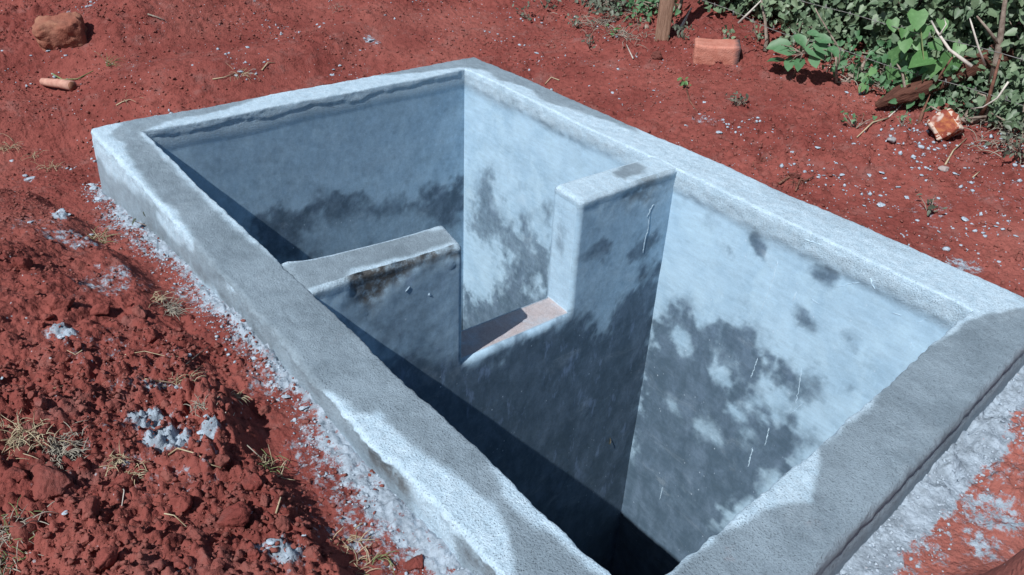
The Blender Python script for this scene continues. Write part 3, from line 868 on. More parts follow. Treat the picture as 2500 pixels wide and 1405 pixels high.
LAND = {'heap': [((90, 1105), 'the bleached grass mat'), ((415, 765), 'the dark rooty sod'), ((400, 1050), 'the white mortar stain'), ((655, 1150), 'the green-tinged tuft'), ((690, 1350), 'the white mortar by the bottom edge'), ((170, 820), 'the small white lump'), ((20, 1320), 'the bottom left grass clump'), ((290, 1140), 'the small dry tuft'), ((240, 590), 'the greenish tuft'), ((575, 985), 'the fan of rootlets')],
 'right': [((2300, 315), 'the broken brick'), ((1745, 130), 'the red brick'), ((2170, 354), 'the grey pebble'), ((2300, 418), 'the dusty pebble'), ((1935, 445), 'the rooty clod'), ((2265, 520), 'the dry little weed'), ((1800, 262), 'the tufted weed'), ((1290, 50), 'the wilted weed clump'), ((1610, 60), 'the wooden post'), ((2490, 640), 'the frame edge')],
 'back': [((155, 70), 'the stone block'), ((145, 218), 'the broken stick'), ((585, 185), 'the dry wisps'), ((905, 104), 'the largest splat'), ((640, 175), 'the thin straw'), ((1140, 140), 'the far corner of the tank')],
 'wall': [((230, 320), 'the left corner of the tank'), ((415, 765), 'the dark rooty sod'), ((655, 1150), 'the green-tinged tuft'), ((850, 1335), 'the thin dry grass'), ((240, 590), 'the greenish tuft')],
 'near': [((2500, 840), 'the right frame edge'), ((1950, 1400), 'the near wall foot')]}
ORD = ['nearest', 'second', 'third', 'fourth', 'fifth', 'sixth', 'seventh', 'eighth', 'ninth', 'tenth', 'eleventh', 'twelfth']
def autolabel(items, noun, key):
    """items: (object, u, w, r) -> a label naming the nearest landmark, the side it lies on and its rank there"""
    B = {}
    for o, u, w, r in items:
        (lu, lw), nm = min(LAND[key], key=lambda q: math.hypot(q[0][0] - u, q[0][1] - w))
        dx, dy = u - lu, w - lw; side = []
        if abs(dy) > .4 * abs(dx): side.append('above' if dy < 0 else 'below')
        if abs(dx) > .4 * abs(dy): side.append('left of' if dx < 0 else 'right of')
        B.setdefault((nm, ' and '.join(side)), []).append((math.hypot(dx, dy), o, r))
    for (nm, sd), L in B.items():
        L.sort(key=lambda q: q[0])
        for i, (d, o, r) in enumerate(L):
            tail = '' if len(L) == 1 else ', %s of them' % (ORD[i] if i < 12 else 'farthest')
            o['label'] = '%s %s %s%s' % (noun, sd, nm, tail)
def place(o, p, r, rz=None, tilt=.3, sink=.25, flat=1.0):
    o.location = (p[0], p[1], p[2] + r * (.5 - sink) * flat)
    o.scale = (r, r, r * flat)
    o.rotation_euler = (random.uniform(-tilt, tilt), random.uniform(-tilt, tilt), random.uniform(0, 6.28) if rz is None else rz)

def blade_pts(p, d, L, droop, n=5):
    pts = [np.array(p, float)]; v = np.array(d, float); v /= np.linalg.norm(v)
    for i in range(n):
        pts.append(pts[-1] + v * L / n)
        v = v + np.array([random.uniform(-.25, .25), random.uniform(-.25, .25), -droop / n * 1.6]); v /= np.linalg.norm(v)
    return pts

# ---------------------------------------------------------------- clods of earth on the heap
CL = [lump_mesh('clod_mesh', 10 + i, M['clod'], squash=random.uniform(.6, .85), fine=.16) for i in range(9)]
CLD = [lump_mesh('dark_clod_mesh', 40 + i, M['clod_dark'], squash=.7, fine=.2) for i in range(3)]
BIG = [(150, 757, 38), (245, 768, 46), (345, 775, 36), (372, 835, 24), (120, 780, 22), (455, 890, 26), (105, 925, 40), (60, 660, 26),
       (275, 1000, 30), (240, 1035, 22), (205, 1010, 20), (110, 1015, 24), (485, 1330, 36), (575, 1285, 46), (415, 1330, 40), (330, 1310, 34),
       (220, 1270, 36), (120, 1200, 60), (300, 1190, 34), (410, 1170, 30), (440, 1240, 34), (650, 1240, 30), (620, 1190, 26), (690, 1290, 30),
       (340, 1150, 26), (60, 1330, 44), (180, 1370, 46), (270, 1390, 34), (1010, 1385, 34), (540, 1150, 26), (480, 1200, 24), (385, 1260, 28),
       (650, 1010, 22), (555, 1010, 24), (405, 1000, 20), (275, 905, 16), (200, 870, 18), (50, 1110, 30), (30, 1180, 36), (760, 1360, 26), (380, 1390, 30), (90, 1285, 30), (530, 1390, 30), (620, 1370, 24), (700, 1225, 22)]
n_cl = 0; big_items = []
for u, w, r in BIG:
    p = at(u, w); R_ = r * np.linalg.norm(p - CAM) / FPX * random.uniform(.55, 1.0)
    o = link('soil_clod', CL[n_cl % 9]); place(o, p, R_, sink=.35)
    n_cl += 1
    tag(o, None, 'clod', 'clods on the soil heap'); big_items.append((o, u, w, r))
autolabel(big_items, 'large red earth clod', 'heap')
pool = []
while len(pool) < 190:
    x, y = rng.uniform(-1.0, -.33), rng.uniform(.35, 2.2)
    if heap_mask(np.array([x]), np.array([y]))[0] > .03 and rng.random() < np.interp(y, [.3, 1.2, 2.2], [1, .7, .25]):
        pool.append((x, y, (.005 + .011 * rng.random() ** 2)))
for x, y, r in pool:
    o = link('soil_clod', CL[n_cl % 9]); n_cl += 1
    place(o, np.array([x, y, gz(x, y)]), r, sink=.3)
    tag(o, 'walnut-sized crumbly lump of red earth on the heap left of the tank', 'clod', 'small clods on the soil heap')
dc = [(1600, 143, 22, 'dark overturned clod between the wooden post and the red brick'), (1935, 445, 18, 'dark rooty clod fallen beside the right wall of the tank')]
for i, (u, w, r, lb) in enumerate(dc):
    p = at(u, w); o = link('soil_clod', CLD[i]); place(o, p, r * np.linalg.norm(p - CAM) / FPX, sink=.3)
    tag(o, lb, 'clod')

# ---------------------------------------------------------------- loose crumbs: nobody could count them
def scatter(n, gen, shape, name, mat, label, smooth=False):
    V0, F0 = shape; P = gen(n)
    P[:, 2] = 0
    z = terrain(P[:, 0], P[:, 1])
    r = P[:, 3]
    VV = V0[None] * (1 + .5 * rng.uniform(-1, 1, (n, len(V0), 1))) * r[:, None, None] * np.stack([rng.uniform(.7, 1.2, n), rng.uniform(.6, 1.1, n), rng.uniform(.5, .9, n)], -1)[:, None]
    a = rng.uniform(0, 6.28, n); c, s = np.cos(a)[:, None], np.sin(a)[:, None]
    VX = VV[..., 0] * c - VV[..., 1] * s + P[:, 0:1]; VY = VV[..., 0] * s + VV[..., 1] * c + P[:, 1:2]; VZ = VV[..., 2] + (z + r * .35)[:, None]
    F = (F0[None] + (np.arange(n) * len(V0))[:, None, None]).reshape(-1, 3)
    me = mesh_np(name, np.stack([VX, VY, VZ], -1).reshape(-1, 3), F, mat, smooth)
    return tag(link(name, me), label, name.replace('_', ' '), None, 'stuff')
def pick(n, dens):
    out = []
    while sum(len(q) for q in out) < n:
        q = np.stack([rng.uniform(-1.3, 3.6, 40000), rng.uniform(-.5, 6.2, 40000), np.zeros(40000), np.zeros(40000)], -1)
        sd = rect_sd(q[:, 0], q[:, 1])
        k = (sd > .01) & (rng.random(40000) < dens(q[:, 0], q[:, 1], sd))
        out.append(q[k])
    return np.concatenate(out)[:n]
def g1(n):
    P = pick(n, lambda x, y, sd: np.clip(clumpy(x, y) * .9 * sstep(-.5, .4, fbm(x, y, 0, 3, 3, 701)) + .04 + .3 * (sd < .12) * (x > 1.8), 0, 1) * np.where(x < -.2, 1, .45) * (y > -.1))
    P[:, 3] = (.0018 + .0062 * rng.random(n) ** 3) * np.where(P[:, 0] < -.2, 1.0, 1.25); return P
scatter(42000, g1, ICO1, 'soil_crumbs', M['clod'], 'loose red crumbs of earth strewn over the ground')
def g2(n):
    P = pick(n, lambda x, y, sd: np.where(x < -.15, .9 * sstep(.14, .02, sd) * (y < 3.2), np.where((y < 0), .5 * sstep(.2, .05, sd), .02 * sstep(-.1, .5, fbm(x, y, 0, 2, 3, 711)) + .03 * ((x > 1.9) & (y < 1.4)))))
    P[:, 3] = .0018 + .004 * rng.random(n) ** 3; return P
def g3(n):
    P = pick(n, lambda x, y, sd: (x > 1.95) * (x < 3.1) * sstep(.05, .45, fbm(x, y, 0, 5, 3, 721)) * np.where(y < 1.7, 1, .25) * (y > -.3) + .5 * (x < 1.9) * (y > 3.3) * (y < 5.2) * sstep(.2, .5, fbm(x, y, 0, 4, 3, 731)))
    P[:, 3] = .0025 + .010 * rng.random(n) ** 3; return P
scatter(1200, g3, ICO1, 'mortar_flecks', M['mortar'], 'white flecks of mortar sprinkled over the red slope')
scatter(4200, g2, ICO1, 'mortar_grit', M['mortar'], 'pale grit and crumbs of mortar spilt along the tank foot')

# ---------------------------------------------------------------- bigger splats of dried mortar
MO = [lump_mesh('mortar_mesh', 70 + i, M['mortar'], V=ICO2 if i > 3 else ico(3), squash=.55, fine=.3) for i in range(7)]
REG = {
 'dried splat of white mortar on the slope between the right wall and the hedge': ('mortar splats right of the tank', [(1255, 92, 5), (1310, 138, 8), (1324, 144, 5), (1316, 152, 7), (1440, 212, 6), (1495, 228, 7), (1512, 245, 5), (1595, 225, 7), (1720, 252, 9), (1708, 280, 6), (1674, 308, 9), (1612, 250, 4), (1753, 328, 11), (1816, 240, 4), (1884, 333, 5), (1850, 345, 4), (2035, 237, 5), (1995, 365, 11), (1932, 380, 8), (1928, 405, 7), (1690, 345, 6), (2184, 370, 6), (2040, 408, 7), (2010, 435, 7), (2035, 432, 7), (2056, 432, 9), (2125, 430, 9), (2150, 425, 11), (2160, 440, 7), (2225, 412, 6), (2296, 352, 5), (2330, 432, 10), (2355, 416, 6), (2260, 445, 6), (2190, 462, 9), (2150, 480, 8), (2213, 485, 10), (2108, 508, 7), (2152, 503, 13), (2172, 535, 6), (2290, 488, 6), (2357, 540, 12), (2372, 548, 7), (2400, 550, 8), (2430, 556, 6), (2310, 525, 6), (2290, 570, 6), (2240, 540, 6), (2325, 560, 5), (2445, 490, 6), (2200, 575, 9), (2480, 580, 7), (2440, 640, 7), (2345, 600, 6), (2090, 455, 6), (1975, 412, 5)]),
 'dried splat of white mortar on the soil behind the back wall': ('mortar splats behind the tank', [(905, 102, 13), (920, 108, 9), (890, 95, 8), (775, 62, 7), (792, 58, 5), (675, 97, 5), (605, 120, 7), (645, 155, 7), (880, 125, 5), (828, 162, 7), (815, 175, 6), (810, 187, 8), (588, 178, 9), (578, 186, 6), (118, 130, 9), (125, 122, 6), (5, 125, 5), (640, 65, 4), (780, 68, 6), (655, 148, 4), (470, 160, 5), (940, 40, 5), (838, 143, 5)]),
 'lump of pale mortar lying on the red earth heap': ('mortar lumps on the heap', [(75, 438, 13), (62, 433, 8), (30, 395, 6), (150, 522, 12), (168, 530, 8), (75, 548, 12), (170, 815, 9), (150, 830, 12), (225, 455, 11), (235, 462, 9), (222, 577, 12), (195, 605, 7), (380, 1025, 18), (355, 1035, 10), (500, 1068, 16), (512, 1060, 10), (480, 1078, 8), (455, 1020, 8), (670, 1345, 18), (655, 1352, 12), (708, 1372, 17), (725, 1352, 10), (745, 1345, 9), (742, 1318, 9), (10, 937, 6), (290, 940, 6), (228, 898, 7), (480, 1000, 6), (440, 985, 7), (615, 1275, 9), (465, 882, 9), (165, 1273, 9)]),
 'crusty lump of pale mortar along the foot of the left wall': ('mortar lumps at the wall foot', [(230, 465, 12), (245, 490, 14), (300, 515, 13), (330, 545, 15), (360, 560, 10), (385, 575, 12), (420, 595, 9), (560, 805, 9), (620, 880, 14), (655, 905, 12), (700, 975, 14), (740, 1000, 16), (790, 1000, 12), (840, 1060, 17), (870, 1095, 13), (905, 1130, 13), (935, 1165, 12), (1010, 1235, 13), (1060, 1290, 17), (1075, 1320, 14), (1050, 1260, 12), (1090, 1365, 15), (480, 665, 8), (520, 725, 9), (960, 1240, 9), (880, 1190, 9), (720, 1030, 9), (1130, 1395, 12)]),
 'bit of white mortar on the red soil in front of the near wall': ('mortar bits by the near wall', [(2290, 1233, 9), (2255, 1128, 5), (2210, 1240, 5), (2110, 1330, 7), (2145, 1372, 6), (2390, 1100, 5), (2060, 1400, 12), (2020, 1390, 14)])}
k = 0
KEY = {'mortar splats right of the tank': ('flat white mortar splat', 'right'), 'mortar splats behind the tank': ('white mortar splat behind the tank', 'back'), 'mortar lumps on the heap': ('pale mortar lump', 'heap'), 'mortar lumps at the wall foot': ('crusty wall-foot mortar lump', 'wall'), 'mortar bits by the near wall': ('small white mortar bit', 'near')}
for lb, (gp, L) in REG.items():
    it = []
    for u, w, r in L:
        p = at(u, w); o = link('mortar_lump', MO[k % 7]); k += 1
        fl = .45 if 'splat' in lb or 'bit' in lb or 'lump of pale' in lb else .65
        place(o, p, r * np.linalg.norm(p - CAM) / FPX * .95, tilt=.25, sink=.38, flat=fl)
        tag(o, lb, 'mortar lump', gp); it.append((o, u, w, r))
    autolabel(it, *KEY[gp])

# ---------------------------------------------------------------- bricks, stone, pebble, timber
def brick_mat(name, c1, c2, dust, dark_end=None):
    q = N(name, .92, .1)
    n = q.noise(18, 5, .65); f = q.noise(120, 3, .7)
    c = q.mix(q.rng(n, .3, .7), c1, c2)
    c = q.mix(q.rng(f, .55, .75, 0, .5), c, tuple(v * 1.4 for v in c2))
    if dust is not None:
        nz = q.nd('ShaderNodeNewGeometry').outputs['Normal']
        c = q.mix(q.math('MULTIPLY', q.rng(q.noise(9, 3), .40, .60), .85), c, dust)
    if dark_end is not None:
        x = q.sep(q.obj(), 0)
        c = q.mix(q.rng(q.math('ADD', x, q.math('MULTIPLY', q.math('SUBTRACT', n, .5), .06)), dark_end[0], dark_end[1]), c, (.10, .075, .08))  # colour goes darker towards one end of the brick
    q.color(c); q.bump(q.math('ADD', n, q.math('MULTIPLY', f, .6)), .8, .008)
    return q.m
def solid(name, dims, p, rot, mat, label, cat, n=16, dz=None, **kw):
    V, F = rough_box(*dims, n=n, **kw)
    o = link(name, mesh_np(name, V, F, mat))
    o.location = (p[0], p[1], p[2] + (dims[2] / 2 if dz is None else dz)); o.rotation_euler = rot
    return tag(o, label, cat)
p = at(1745, 150)
solid('brick', (.255, .15, .125), p, (math.radians(3), math.radians(-2), math.radians(-48)), brick_mat('red_brick', (.42, .16, .12), (.50, .23, .18), None, (.085, .125)), 'whole red clay brick with a dished top lying by the hedge', 'brick', r=.014, amp=.003, seed=3, sag=.010, dz=.045)
p = at(155, 100)
solid('stone_block', (.25, .17, .18), p, (math.radians(10), math.radians(-6), math.radians(-22)), brick_mat('yellow_stone', (.22, .085, .065), (.33, .17, .115), (.25, .09, .065)), 'weathered yellowish brown stone block half sunk in soil at upper left', 'stone block', n=22, r=.04, amp=.016, seed=8, dz=.02)
p = at(2300, 335)
root = bpy.data.objects.new('broken_brick', None); COL.objects.link(root); root.location = (p[0], p[1], p[2] + .045); root.rotation_euler = (math.radians(38), math.radians(28), math.radians(10))
tag(root, 'broken dusty brick with whitewashed edges tipped on its corner below the shrubs', 'brick')
V, F = rough_box(.13, .12, .11, r=.012, n=16, amp=.014, seed=12)
q = N('whitewashed_brick', .9, .1)
P3 = q.obj()
ab = [q.math('ABSOLUTE', q.sep(P3, i)) for i in range(3)]
e = q.math('ADD', q.math('ADD', q.math('GREATER_THAN', ab[0], .047), q.math('GREATER_THAN', ab[1], .043)), q.math('GREATER_THAN', ab[2], .040))
nn = q.noise(30, 4, .6)
edge = q.math('GREATER_THAN', q.math('ADD', e, q.math('MULTIPLY', nn, 1.2)), 2.62)
c = q.mix(edge, q.mix(q.rng(nn, .4, .65), (.22, .055, .04), (.36, .13, .06)), (.52, .42, .36))
c = q.mix(q.rng(q.noise(12, 2), .60, .68), c, (.50, .42, .38))
q.color(c); q.bump(nn, .6, .006)
link('block', mesh_np('broken_brick', V, F, q.m), root)
p = at(2170, 354)
o = link('pebble', lump_mesh('pebble_mesh', 91, plain_mat('grey_stone', (.26, .26, .28), (.38, .38, .40), 30, .8), V=ico(3), squash=.6, fine=.02)); place(o, p, .032, sink=.25, rz=.4)
tag(o, 'smooth grey pebble below the whitewashed broken brick', 'pebble')
p = at(2300, 418)
o = link('pebble', lump_mesh('pebble_mesh', 93, plain_mat('grey_stone_dusty', (.26, .20, .19), (.40, .36, .36), 30, .8), V=ico(3), squash=.55, fine=.04)); place(o, p, .028, sink=.25, rz=1.4)
tag(o, 'dusty grey pebble downslope of the broken brick among mortar splats', 'pebble')
p = at(205, 218)
# broken length of pale stick
a, b = at(106, 212), at(180, 224)
mb = MB(); ax = (b - a) / np.linalg.norm(b - a)
mb.tube([a + ax * 0 + [0, 0, .02], a + ax * .012 + [0, 0, .022], a + (b - a) * .4 + [0, 0, .024], a + (b - a) * .62 + [0, 0, .027], b + [0, 0, .025]], [.012, .021, .023, .025, .027], 14, True, rough=.06)
st = mb.build('broken_stick', plain_mat('stick_skin', (.40, .20, .16), (.56, .34, .27), 25, .8, .2, .3, .003))
tag(st, 'short thick broken stick dusted pink with a snapped end on the upper left soil', 'stick')
mb = MB(); mb.tube([b + [0, 0, .0255] + ax * .001, b + [0, 0, .0255] + ax * .010], [.022, .019], 12, True, rough=.25)
mb.build('snapped_end', plain_mat('stick_pith', (.12, .05, .03), (.26, .12, .08), 60, .9), st)
# timber
a = at(2145, 276); b = px_x(2440, 150, 3.35); b[2] = max(b[2], .05)
d = b - a; Ln = float(np.linalg.norm(d))
V, F = rough_box(Ln * 1.1, .10, .075, r=.02, n=30, amp=.010, seed=21)
V[:, 1] *= .35 + .75 * sstep(-.55 * Ln, -.2 * Ln, V[:, 0]); V[:, 2] *= .35 + .65 * sstep(-.55 * Ln, -.3 * Ln, V[:, 0])
mt = plain_mat('weathered_timber', (.060, .026, .020), (.125, .055, .040), 12, .85, .15, .9, .01, stretch=(1, 8, 8))
o = link('timber_log', mesh_np('timber_log', V, F, mt)); o.location = (a + b) / 2 + np.array([0, 0, .045])
o.rotation_euler = Vector(d).to_track_quat('X', 'Z').to_euler()
tag(o, 'soil-stained split timber lying half buried under the shrubs at right', 'timber')
# post
p = at(1610, 100)
V, F = rough_box(1.75, .085, .07, r=.008, n=26, amp=.004, seed=31)
mp_ = plain_mat('post_wood', (.17, .10, .07), (.30, .19, .14), 10, .85, .2, .8, .008, stretch=(1, 10, 10))
o = link('wooden_post', mesh_np('wooden_post', V, F, mp_)); o.location = (p[0] + .02, p[1], p[2] + .72); o.rotation_euler = (math.radians(38), math.radians(-90), math.radians(2))
tag(o, 'rough sawn brown wooden fence post standing at the edge of the hedge', 'post')
POST = p
# barbed wire strands
wire = bpy.data.objects.new('barbed_wire', None); COL.objects.link(wire); wire.location = (0, 0, 0)
tag(wire, 'two slack strands of old barbed wire running from the post through the hedge', 'wire fence')
mw = plain_mat('galvanised_wire', (.12, .12, .12), (.24, .24, .24), 40, .6, .3, .1)
for A_, B_, C_ in (((1790, 33), (1850, 57), (2130, 150)), ((2020, 20), (2100, 44), (2190, 68))):
    q1, q2, q3 = [px_x(u, w, 3.06) for u, w in (A_, B_, C_)]
    lo_, hi_ = q3[1], q1[1]
    mb = MB(); pts = []
    for t in np.linspace(-.5, 3.4, 40):
        z = np.interp(t, [q3[1], q2[1], q1[1], 3.4], [q3[2], q2[2], q1[2], q1[2] + .12])
        pts.append((3.06 + .015 * math.sin(t * 6), t, z + .006 * math.sin(t * 9)))
    mb.tube(pts, .0017, 5)
    BB = []
    for t in np.arange(-.4, 3.3, .14):
        mb2 = MB(); BB.append(mb2)
        z = np.interp(t, [q3[1], q2[1], q1[1], 3.4], [q3[2], q2[2], q1[2], q1[2] + .12])
        for s_ in (-1, 1):
            mb2.tube([(3.06, t, z - .014 * s_), (3.06 + .006, t + .006 * s_, z + .014 * s_)], .0016, 4)
    s1 = mb.build('strand', mw, wire)
    for bb in BB: bb.build('barb', mw, s1)

# ---------------------------------------------------------------- leaves
def leaves(P, Nn, Tt, S, wid=.85, kind='heart'):
    """P centres, Nn normals, Tt tip directions, S sizes -> V, F, rnd"""
    n = len(P)
    Nn = Nn / np.linalg.norm(Nn, axis=1, keepdims=True)
    Tt = Tt - (Tt * Nn).sum(1, keepdims=True) * Nn; Tt /= np.linalg.norm(Tt, axis=1, keepdims=True) + 1e-9
    B = np.cross(Nn, Tt)
    if kind == 'heart':
        prof = [(0, .06, 0), (.28, -.06, .07), (.46, .22, .10), (.30, .66, .05), (0, 1.0, -.10), (0, .5, -.03)]
    else:
        prof = [(0, 0, 0), (.15, .16, .05), (.22, .45, .06), (.14, .80, .01), (0, 1.0, -.16), (0, .5, .0)]
    loc = [(x * wid * (1 if kind == 'heart' else 1.35), y, z) for x, y, z in prof] + [(-x * wid * (1 if kind == 'heart' else 1.35), y, z) for x, y, z in prof[1:4]]
    L = np.array(loc)                                 # 0 base 1-3 right 4 tip 5 mid 6-8 left
    curl = rng.uniform(.5, 1.6, (n, 1))
    V = P[:, None] + S[:, None, None] * (L[None, :, 0:1] * B[:, None] + (L[None, :, 1:2] - .4) * Tt[:, None] + (L[None, :, 2:3] * curl[:, :, None]) * Nn[:, None])
    f = np.array([[0, 1, 2, 5], [5, 2, 3, 4], [0, 5, 7, 6], [5, 4, 8, 7]])
    F = (f[None] + (np.arange(n) * 9)[:, None, None]).reshape(-1, 4)
    return V.reshape(-1, 3), F
def leaf_obj(name, mat, P, Nn, Tt, S, rnd, parent=None, kind='heart', wid=.85, loc=None):
    V, F = leaves(P, Nn, Tt, S, wid, kind)
    me = mesh_np(name, V, F, mat, True, {'rnd': np.repeat(rnd, 9)})
    return link(name, me, parent, loc)

def shrub(c, rad, n, mat, label, size=.044, group=None, seed=0, stems=24, wid=.85, low=.0, name='shrub'):
    root = bpy.data.objects.new(name, None); COL.objects.link(root)
    g = gz(c[0], c[1]); root.location = (c[0], c[1], g)
    tag(root, label, 'shrub', group)
    rx, ry, h = rad
    # clusters of leaves on twigs
    nc = max(12, n // 26)
    u = rng.normal(size=(nc, 3)); u /= np.linalg.norm(u, axis=1, keepdims=True)
    rr = rng.uniform(.25, 1.0, nc) ** .45
    C_ = u * rr[:, None] * np.array([rx, ry, h * .55])
    C_[:, 2] = np.abs(C_[:, 2] + h * .5 * rng.uniform(.7, 1.1, nc)) + low
    C_[:, 0] += .10 * rx * fbm(C_[:, 1], C_[:, 2], seed, 5, 2, 801)
    per = n // nc
    P = np.repeat(C_, per, 0) + rng.normal(size=(nc * per, 3)) * np.array([.055, .075, .055])
    P[:, 2] = np.maximum(P[:, 2], .02)
    m = len(P)
    base = np.repeat(rng.normal(size=(nc, 3)) * .45, per, 0)
    Nn = base + rng.normal(size=(m, 3)) * .55 + np.array([-.95, -.35, .75])
    Tt = rng.normal(size=(m, 3)) * .6 + np.array([-.3, 0, -.8])
    S = size * rng.uniform(.6, 1.35, m)
    rnd = np.clip(np.repeat(rng.random(nc), per) * .6 + rng.random(m) * .45, 0, 1)
    leaf_obj('foliage', mat, P, Nn, Tt, S, rnd, root, wid=wid)
    mb = MB()
    for i in range(stems):
        e = C_[rng.integers(nc)]
        a = np.array([rng.uniform(-.3, .3) * rx, rng.uniform(-.5, .5) * ry, -.03]); r0 = rng.uniform(.003, .008) if i > 5 else rng.uniform(.007, .013)
        if i % 3 == 0: e = e + np.array([-.14, rng.normal() * .08, rng.normal() * .05])
        mid = (a + e) / 2 + rng.normal(size=3) * .05
        mb.tube([a, a * .6 + mid * .4 + rng.normal(size=3) * .015, mid, mid * .4 + e * .6 + rng.normal(size=3) * .02, e], [r0, r0 * .9, r0 * .7, r0 * .5, r0 * .25], 6)
    mb.build('stems', M['twig'], root)
    return root
HG = 'shrubs of the hedge'
shrub((3.62, .10), (.50, .42, 1.05), 3400, M['leaf'], 'dense dark green shrub filling the right edge above the tumbled litter', seed=1, group=HG)
shrub((3.60, .80), (.46, .44, 1.00), 3800, M['leaf'], 'tangled shrub with bare grey stems behind the whitewashed broken brick', seed=2, group=HG)
shrub((3.66, 1.42), (.44, .42, .95), 3800, M['leaf'], 'leafy shrub rising behind the half buried timber', seed=3, group=HG)
shrub((3.66, 2.02), (.40, .40, .95), 3800, M['leaf'], 'heart-leaved dark shrub behind the long-leaved seedling', seed=4, group=HG)
shrub((3.70, 2.60), (.38, .38, .90), 3000, M['leaf'], 'dark shrub with twisted stems right of the wooden post', seed=5, group=HG)
shrub((4.50, .75), (.60, .95, 1.45), 4200, M['leaf'], 'taller grey-green shrub in the second row behind the right of the hedge', seed=6, size=.06, group=HG)
shrub((4.55, 2.20), (.60, .95, 1.40), 4200, M['leaf'], 'taller grey-green shrub in the second row behind the middle of the hedge', seed=7, size=.06, group=HG)
shrub((4.45, 3.50), (.50, .60, .85), 2400, M['leaf_grey'], 'dusty grey-green bush at the back beyond the wooden post', seed=8, size=.05, group=HG)
shrub((3.95, 3.05), (.40, .34, .60), 1500, M['leaf_grey'], 'low dusty bush directly behind the wooden post', seed=9, size=.034, group=HG)
shrub((3.22, 1.02), (.16, .22, .26), 260, M['leaf'], 'sparse low sprig in front of the timber', seed=10, size=.032, group=HG, stems=5)
shrub((3.30, .40), (.22, .22, .35), 420, M['leaf'], 'small dark leafy bush at the right edge near the grey pebble', seed=11, size=.034, group=HG, stems=6)
shrub((3.45, 3.42), (.30, .32, .30), 520, M['leaf_grey'], 'low straggly grey bush at the left end of the hedge past the post', seed=15, size=.036, group=HG, stems=16)
shrub((3.26, 3.05), (.16, .20, .16), 170, M['leaf_mid'], 'small fresh green bush hugging the left foot of the post', seed=16, size=.036, group=HG, stems=8)
shrub((3.30, 1.95), (.14, .26, .26), 320, M['leaf'], 'low leafy growth between the seedling and the red brick', seed=17, size=.040, group=HG, stems=10)
shrub((3.24, .62), (.16, .20, .34), 330, M['leaf'], 'leafy shoots hanging over the broken brick', seed=18, size=.038, group=HG, stems=10)
shrub((3.18, 1.16), (.10, .18, .20), 190, M['leaf_mid'], 'pale green sprig drooping over the timber below the vine', seed=19, size=.040, group=HG, stems=6)
shrub((3.12, .88), (.10, .16, .16), 120, M['leaf'], 'few-leaved sprig poking up in front of the middle of the timber', seed=14, size=.03, group=HG, stems=5)
shrub((3.20, 1.52), (.09, .16, .14), 130, M['leaf_mid'], 'low pale-leaved sprig at the tip of the buried timber', seed=12, size=.036, group=HG, stems=4)

# hanging vine with broad bright leaves
vine = bpy.data.objects.new('leafy_vine', None); COL.objects.link(vine); vine.location = tuple(px_x(2200, 190, 3.12))
tag(vine, 'climbing vine with broad bright green heart leaves hanging over the hedge at right', 'vine')
VL = [(2240, 45, .105), (2262, 75, .08), (2225, 80, .08), (2210, 110, .075), (2285, 110, .07), (2195, 155, .16), (2250, 150, .12), (2275, 170, .11), (2320, 155, .12), (2215, 210, .06), (2280, 205, .07), (2110, 190, .06), (2130, 175, .05), (2180, 60, .07), (2300, 60, .07), (2105, 215, .05), (2240, 110, .06), (2340, 120, .07), (2205, 80, .05), (2260, 215, .05)]
P = np.array([px_x(u, w, 3.03 + .05 * (i % 3)) for i, (u, w, s) in enumerate(VL)]); S = np.array([s for _, _, s in VL])
Nn = np.array([-.75, -.35, .55]) + rng.normal(size=P.shape) * .25; Tt = np.array([-.1, -.2, -.9]) + rng.normal(size=P.shape) * .45
o = leaf_obj('leaves', M['leaf_bright'], P - np.array(vine.location), Nn, Tt, S, rng.random(len(P)), vine, wid=1.0)
mb = MB(); L0 = np.array(vine.location)
for chain in ([0, 2, 3, 5, 9], [1, 4, 7, 10], [0, 6, 8], [12, 11, 15], [13, 3]):
    pts = [P[i] - L0 + np.array([.02, 0, 0]) for i in chain]; mb.tube(pts, .0035, 5)
mb.build('stems', M['green_blade'], vine)

# long-leaved seedling
sd_ = bpy.data.objects.new('seedling', None); COL.objects.link(sd_); b0 = at(1935, 190); sd_.location = tuple(b0)
tag(sd_, 'young plant with long oval veined green leaves at the front of the hedge', 'seedling')
SL = [((1965, 118), (2005, 128), .13), ((1940, 120), (1905, 130), .12), ((1940, 100), (1965, 95), .11), ((1985, 118), (2020, 112), .12), ((1915, 140), (1885, 155), .10), ((1930, 135), (1925, 170), .10), ((1985, 125), (1992, 160), .11), ((1990, 100), (2020, 88), .10), ((1925, 105), (1890, 115), .13), ((1955, 140), (1950, 165), .10), ((2020, 110), (2045, 135), .09), ((1975, 90), (1990, 72), .08)]
P, T_, S = [], [], []
for (a_, b_2, s) in SL:
    xa = b0[0] - .05; pa, pb = px_x(*a_, xa), px_x(*b_2, xa - .03); P.append((pa + pb) / 2 - b0); T_.append(pb - pa); S.append(s)
P, T_, S = np.array(P), np.array(T_), np.array(S)
leaf_obj('leaves', M['leaf_mid'], P, np.array([-.4, -.2, .8]) + rng.normal(size=P.shape) * .15, T_, S, rng.random(len(P)), sd_, kind='long', wid=1.0)
mb = MB(); hub = P.mean(0)
mb.tube([(0, 0, -.02), hub * .5, hub], .005, 6)
for q in P: mb.tube([hub - [0, 0, .02], (hub + q) / 2, q], .0025, 5)
mb.build('stem', M['twig'], sd_)

